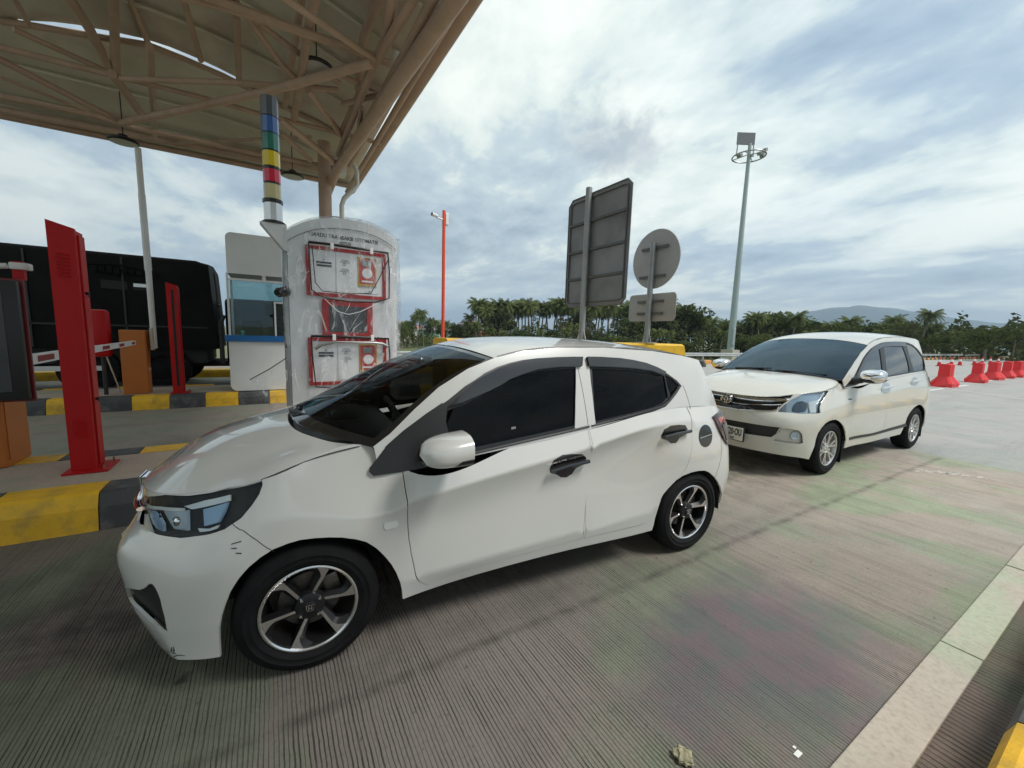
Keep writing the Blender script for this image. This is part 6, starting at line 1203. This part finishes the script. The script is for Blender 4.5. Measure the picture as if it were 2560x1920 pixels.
# ---------------------------------------------------------------- vegetation
def leaf_mat(name,c1,c2,tr=.25):
    m=bpy.data.materials.new(name); m.use_nodes=True; N=NT(m.node_tree); M[name]=m
    oi=N.n('ShaderNodeObjectInfo'); g=N.n('ShaderNodeNewGeometry'); tc=N.n('ShaderNodeTexCoord'); nz=N.noise((tc,'Object'),.9,4,.6)
    f=N.m('ADD',N.m('MULTIPLY',(oi,'Random'),.35),N.m('MULTIPLY_ADD',nz,.9,-.12),clamp=True)
    f=N.m('ADD',f,N.m('MULTIPLY',(g,'Random Per Island'),.25),clamp=True)
    c=N.mix(f,tuple(c1)+(1,),tuple(c2)+(1,)); d=N.n('ShaderNodeBsdfDiffuse',{'Color':c}); t=N.n('ShaderNodeBsdfTranslucent',{'Color':c})
    N.n('ShaderNodeOutputMaterial',{'Surface':N.n('ShaderNodeMixShader',{0:tr,1:d,2:t})}); return m
leaf_mat('palm_leaf',(.05,.075,.028),(.16,.185,.07)); leaf_mat('tree_leaf',(.035,.055,.022),(.105,.13,.045)); leaf_mat('dark_leaf',(.03,.045,.024),(.085,.095,.04)); leaf_mat('bright_leaf',(.07,.11,.03),(.17,.23,.07)); pbr('bark',(.20,.175,.14),.9,var=.25,vs_=4); pbr('dead_frond',(.20,.15,.09),.9)
def palm(seed,H,label):
    rnd=random.Random(seed); t=thing('palm_tree',(0,0,0),label,'palm tree'); lean=rnd.uniform(-.12,.12)*H; ly=rnd.uniform(-.06,.06)*H
    pts=[(lean*(q**1.7),ly*q*q,H*q) for q in (0,.2,.4,.6,.8,1)]; b=MB(); b.path(pts,[.24,.17,.15,.14,.13,.12],8); b.build('trunk','bark',t,True)
    b=MB(); top=Vector(pts[-1]); nf=32
    for i in range(nf):
        az=2.4*i+rnd.uniform(-.2,.2); q=i/nf; el=1.20-1.55*q+rnd.uniform(-.1,.1); L=rnd.uniform(2.3,3.0)*(1-.15*abs(q-.5)); d=Vector((math.cos(az),math.sin(az),0)); sd=Vector((-math.sin(az),math.cos(az),0)); p=top.copy(); e=el; sg=9; mid=[]
        for s in range(sg+1): mid.append(p.copy()); p=p+(d*math.cos(e)+Vector((0,0,math.sin(e))))*L/sg; e-=(.12+.12*q)
        for s in range(sg):
            a,c=mid[s],mid[s+1]; w0=.018; b.quad(a-sd*w0,a+sd*w0,c+sd*w0*.7,c-sd*w0*.7)
            if s<1: continue
            ll=.80*math.sin(math.pi*min(1,(s+.7)/(sg+.6)))**.6; dr=(c-a).normalized()
            for hf in (0,.34,.67):
                r0=a+(c-a)*hf
                for sd_ in (-1,1):
                    dn=(sd*sd_*.80+dr*.45+Vector((0,0,-.55-.35*rnd.random()))).normalized()*ll*rnd.uniform(.8,1.1); wv=dr*.050; b.add([r0-wv,r0+wv,r0+dn+wv*.2],[(0,1,2)])
    b.build('crown','palm_leaf',t)
    b=MB()
    for i in range(6):
        az=rnd.uniform(0,6.3); d=Vector((math.cos(az),math.sin(az),0)); b.path([top+Vector((0,0,-.1)),top+d*.5+Vector((0,0,-.5)),top+d*.6+Vector((0,0,-1.5))],[.04,.06,.02],4)
    b.build('dead_fronds','dead_frond',t); return t
def broad(seed,H,Rr,mat,label,n=1500,nm='broadleaf_tree'):
    rnd=random.Random(seed); t=thing(nm,(0,0,0),label,'tree'); b=MB(); hb=H*.42
    b.path([(0,0,0),(.1,0,hb*.5),(-.1,.1,hb)],[.30,.22,.18],8); cl=[]
    for i in range(9):
        az=i*2.4+rnd.uniform(-.3,.3); q=rnd.uniform(.25,1); e=Vector((math.cos(az)*Rr*q*.75,math.sin(az)*Rr*q*.75,hb+(H-hb)*rnd.uniform(.25,.82)*(1.1-.35*q))); b.path([(-.1,.1,hb*.85),e*.5+Vector((0,0,hb*.5)),e],[.13,.08,.03],6); cl.append((e,rnd.uniform(.30,.52)*Rr))
    for i in range(7): az=rnd.uniform(0,6.3); q=rnd.uniform(0,.9); cl.append((Vector((math.cos(az)*Rr*q,math.sin(az)*Rr*q,hb*.8+(H-hb)*rnd.uniform(.1,.9))),rnd.uniform(.22,.42)*Rr))
    b.build('trunk','bark',t,True); b=MB()
    for i in range(n):
        c,r=rnd.choice(cl); u=rnd.uniform(-1,1); a=rnd.uniform(0,6.283); k=r*rnd.uniform(.45,1)**.5*rnd.uniform(.85,1.12); s=math.sqrt(1-u*u); p=c+Vector((s*math.cos(a)*k,s*math.sin(a)*k,u*k*.72))
        if p.z>H: p.z=H-rnd.uniform(0,.3)
        sz=rnd.uniform(.16,.34); n1=Vector((rnd.gauss(0,1),rnd.gauss(0,1),rnd.gauss(0,.7))).normalized(); n2=n1.cross(Vector((rnd.random(),rnd.random(),rnd.random()))).normalized()
        b.quad(p-n1*sz,p-n2*sz*.6,p+n1*sz,p+n2*sz*.6)
    b.build('crown',mat,t); return t
palms=[palm(i,9.0,'') for i in range(4)]
trees=[broad(11,9,4.2,'tree_leaf','',1900),broad(12,9,3.6,'dark_leaf','',1700),broad(13,9,4.6,'tree_leaf','',2000),broad(14,9,3.4,'bright_leaf','',1500)]
prof=[(16.5,.030),(18.2,.052),(19.5,.036),(22,.030),(24.8,.034),(25.9,.088),(27.0,.066),(28.2,.076),(31,.081),(34,.083),(38,.084),(41,.086),(46,.080),(50,.088),(53,.084),(54.5,.060),(58,.048),(60.5,.050),(61.8,.066),(64,.069),(65.8,.064),(66.8,.046),(69.5,.044),(70.5,.052),(72.3,.052),(73.5,.044),(76.0,.047),(78,.043),(80,.041),(82,.040),(85,.040),(90,.040),(96,.04)]
pa=[p[0] for p in prof]; pv=[p[1] for p in prof]
rnd=random.Random(21); used={}
def put(src,az,D,tanv,lab,grp,first,wide=1.0,baseH=9.0):
    x=-math.cos(R(az))*D; y=math.sin(R(az))*D; z0=terr(x,y)-.1; H=1.5+tanv*D-z0; s=H/baseH
    s=max(s,.35); rz=rnd.uniform(0,6.28)
    if first not in used: used[first]=1; src.location=(x,y,z0); src.rotation_euler.z=rz; src.scale=(s*wide,s*wide,s); src['label']=lab; src['group']=grp; return src
    return dup(src,(x,y,z0),rz,(s*wide,s*wide,s),lab,grp)
LP='coconut palm in the dense palm row beyond the plaza'; 
az=15.8; i=0
while az<97:
    D=rnd.uniform(92,112); tv=np.interp(az,pa,pv); palmy=.92 if 25<az<52 else (.55 if az<25 else .48)
    if rnd.random()<palmy:
        k=rnd.randrange(4); put(palms[k],az,D,max(.02,tv*rnd.uniform(.86,1.0)-.010),'coconut palm in the dense row beyond the guardrail' ,'coconut palms beyond the plaza',('p',k),.95 if az>25 else .6)
    else:
        k=rnd.randrange(4 if 58<az<66 else 3); put(trees[k],az,D,tv*rnd.uniform(.80,.98),'bushy green tree among the coconut palms','bushy trees among the palms',('t',k),1.0 if az>25 else .6)
    az+=rnd.uniform(.50,.85) if az>54 else rnd.uniform(.36,.62)
for az,tv,D,k in ((25.9,.080,100,0),(33.5,.078,98,1),(37.6,.083,97,2),(41.5,.080,103,3),(61.0,.056,108,0),(76,.048,100,1),(18.0,.050,112,1),(51.5,.068,104,0),(29.2,.070,100,2),(31.3,.074,99,3),(70.2,.050,104,1),(73.6,.050,110,0)):
    dup(palms[k],(-math.cos(R(az))*D,math.sin(R(az))*D,terr(-math.cos(R(az))*D,math.sin(R(az))*D)-.1),rnd.uniform(0,6),tuple([(1.5+tv*D-terr(-60,50))/9.0*.92]*3),'tall coconut palm rising over the tree line','tall coconut palms over the tree line')
for az,tv,D,k in ((50.4,.086,97,1),(53.2,.084,99,0),(63,.068,104,3),(65,.067,102,0),(71.5,.050,108,1)):
    x=-math.cos(R(az))*D; y=math.sin(R(az))*D; dup(trees[k],(x,y,terr(x,y)-.1),rnd.uniform(0,6),tuple([(1.5+tv*D-terr(x,y))/9.0]*3),'tall spreading tree standing clear of the palms','tall spreading trees over the tree line')
az=26
while az<96:   # front row, lower
    D=rnd.uniform(74,88); k=rnd.randrange(4); 
    x=-math.cos(R(az))*D; y=math.sin(R(az))*D
    if rnd.random()<.40: dup(palms[k],(x,y,terr(x,y)-.1),rnd.uniform(0,6),rnd.uniform(.40,.66),'low young palm at the front of the tree belt','young palms at the front of the tree belt')
    else: dup(trees[rnd.randrange(3)],(x,y,terr(x,y)-.1),rnd.uniform(0,6),(rnd.uniform(.55,.8),rnd.uniform(.55,.8),rnd.uniform(.42,.66)),'low bushy tree at the front of the tree belt','low trees at the front of the tree belt')
    az+=rnd.uniform(1.2,2.2)
for o in palms+trees:      # drop any kind that found no place
    if not o.get('label'):
        for c in list(o.children): bpy.data.objects.remove(c)
        bpy.data.objects.remove(o)
# undergrowth: one mass of leaves, and the rough grass verge
def mass(name,mat,pts,label,cat):
    b=MB()
    for (p,sz) in pts:
        n1=Vector((rnd.gauss(0,1),rnd.gauss(0,1),rnd.gauss(0,.8))).normalized(); n2=n1.cross(Vector((rnd.random(),rnd.random(),rnd.random()))).normalized(); p=Vector(p); b.quad(p-n1*sz,p-n2*sz*.6,p+n1*sz,p+n2*sz*.6)
    return tag(b.build(name,mat),label,cat,kind='stuff')
pts=[]
for i in range(26000):
    az=rnd.uniform(24,97); D=rnd.gauss(98,8); hmax=(6.6 if az<54 else 5.2)+1.3*math.sin(az*1.7)+.9*math.sin(az*4.1)
    x=-math.cos(R(az))*D; y=math.sin(R(az))*D; pts.append(((x,y,terr(x,y)+hmax*rnd.random()**1.15),rnd.uniform(.22,.48)))
mass('undergrowth','dark_leaf',pts,'dense dark undergrowth filling the tree belt','undergrowth')
pts=[]
for i in range(5000):
    az=rnd.uniform(14,27); D=rnd.uniform(100,150); x=-math.cos(R(az))*D; y=math.sin(R(az))*D; pts.append(((x,y,terr(x,y)+3.2*rnd.random()*(D/125)),rnd.uniform(.25,.5)))
mass('undergrowth','tree_leaf',pts,'low bushes round the far houses on the left','undergrowth')
pts=[]
for i in range(9000):
    x=-16.6-rnd.expovariate(.09); y=rnd.uniform(0,130); 
    if x<-75: continue
    pts.append(((x,y,terr(x,y)+rnd.random()*.35),rnd.uniform(.06,.22)))
mass('verge_grass','bright_leaf',pts,'rough grass and weeds beyond the guardrail','grass')
# houses beyond the field
pbr('wall_white',(.62,.60,.54),.8,var=.06); pbr('wall_mint',(.35,.60,.48),.8,var=.06); pbr('roof_red',(.30,.09,.06),.8,var=.15,vs_=2); pbr('roof_grey',(.25,.24,.23),.8,var=.15); pbr('glass_dark',(.02,.025,.03),.2)
def house(x,y,z,w_,d_,h,wall,roof,label,rz,tiers=0):
    t=thing('house',(x,y,z),label,'house',None,rz)
    b=MB(); b.box((-w_/2,-d_/2,0),(w_/2,d_/2,h)); b.build('wall',wall,t)
    b=MB(); e=.5; b.add([(-w_/2-e,-d_/2-e,h),(w_/2+e,-d_/2-e,h),(w_/2+e,d_/2+e,h),(-w_/2-e,d_/2+e,h),(-w_/2+d_/3,0,h+d_*.28),(w_/2-d_/3,0,h+d_*.28)],[(0,1,5,4),(2,3,4,5),(1,2,5),(3,0,4),(3,2,1,0)]); b.build('roof',roof,t)
    if tiers: b=MB(); b.box((-w_*.22,-d_*.22,h+.4),(w_*.22,d_*.22,h+d_*.28+1.0)); b.build('upper_wall',wall,t); b=MB(); k=w_*.36; z1=h+d_*.28+1.0; b.add([(-k,-k,z1),(k,-k,z1),(k,k,z1),(-k,k,z1),(0,0,z1+1.4)],[(0,1,4),(1,2,4),(2,3,4),(3,0,4),(3,2,1,0)]); b.build('upper_roof',roof,t)
    for sx in (-.3,0,.3):
        for sy in (-1,1): b=MB(); b.box((sx*w_-.5,sy*(d_/2+.02)-.01,.9),(sx*w_+.5,sy*(d_/2+.02)+.01,2.2)); b.build('window','glass_dark',t)
    b=MB(); b.box((-w_*.15-.45,-d_/2-.035,0),(-w_*.15+.45,-d_/2-.02,2.1)); b.build('door','glass_dark',t); return t
g_=-2.2
house(-108.5,51.3,g_,8.5,7,3.0,'roof_red','roof_red','reddish house with a two tiered roof below the palms',R(35),1)
house(-117,43.2,g_,9,6,4.2,'wall_mint','roof_grey','mint green house far behind the orange red pole',R(20))
house(-118,33.2,g_,8,6,5.0,'wall_white','roof_grey','pale cream house at the left end of the tree line',R(10))
house(-126,37.5,g_,10,6,4.4,'wall_white','roof_red','pale house with a brownish roof between the cream and mint houses',R(30))
# ---------------------------------------------------------------- far hills
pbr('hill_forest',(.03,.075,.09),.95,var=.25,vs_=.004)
hp=[(20,.004),(40,.006),(50,.020),(54.9,.0300),(58.0,.0464),(61.0,.0469),(64.7,.0548),(66.4,.0638),(68.9,.0704),(70.8,.0741),(72.6,.0717),(74.4,.0653),(76.1,.0600),(77.7,.0534),(79.2,.0456),(80.6,.0440),(82.3,.0397),(88,.035),(96,.030),(110,.01)]
def ridge(name,D,dep,k,sd,a0=18,a1=112):
    rn=random.Random(sd); b=MB(); P=[]
    for i in range(140):
        a=a0+(a1-a0)*i/139; t_=np.interp(a,[p[0] for p in hp],[p[1] for p in hp])*k; nz_=1+.03*math.sin(a*2.3+sd)+.015*math.sin(a*7.1); row=[]
        for j in range(9):
            q=j/8; d=D-dep*(1-q); hh=t_*D*nz_*(math.sin(q*math.pi/2)**1.4)+(rn.uniform(-1,1)*D*.0006 if 0<j<8 else 0)
            row.append((-math.cos(R(a))*d,math.sin(R(a))*d,-3+hh))
        row.append((-math.cos(R(a))*(D+dep),math.sin(R(a))*(D+dep),-3)); P.append(row)
    b.grid(P); return S_(b.build(name,'hill_forest',None,True))
ridge('hills',4200,900,1.0,1); ridge('hills',2900,600,.62,5)
# ---------------------------------------------------------------- haze
if 1:
    m=bpy.data.materials.new('air'); m.use_nodes=True; N=NT(m.node_tree); M['air']=m
    N.n('ShaderNodeOutputMaterial',{'Volume':N.n('ShaderNodeVolumePrincipled',{'Color':(.62,.76,.92,1),'Density':.00022,'Anisotropy':.2})})
    b=MB(); b.box((-9500,-9500,-4),(9500,9500,420)); 
    tag(b.build('haze','air'),'thin blue haze over the distance','haze',kind='stuff')
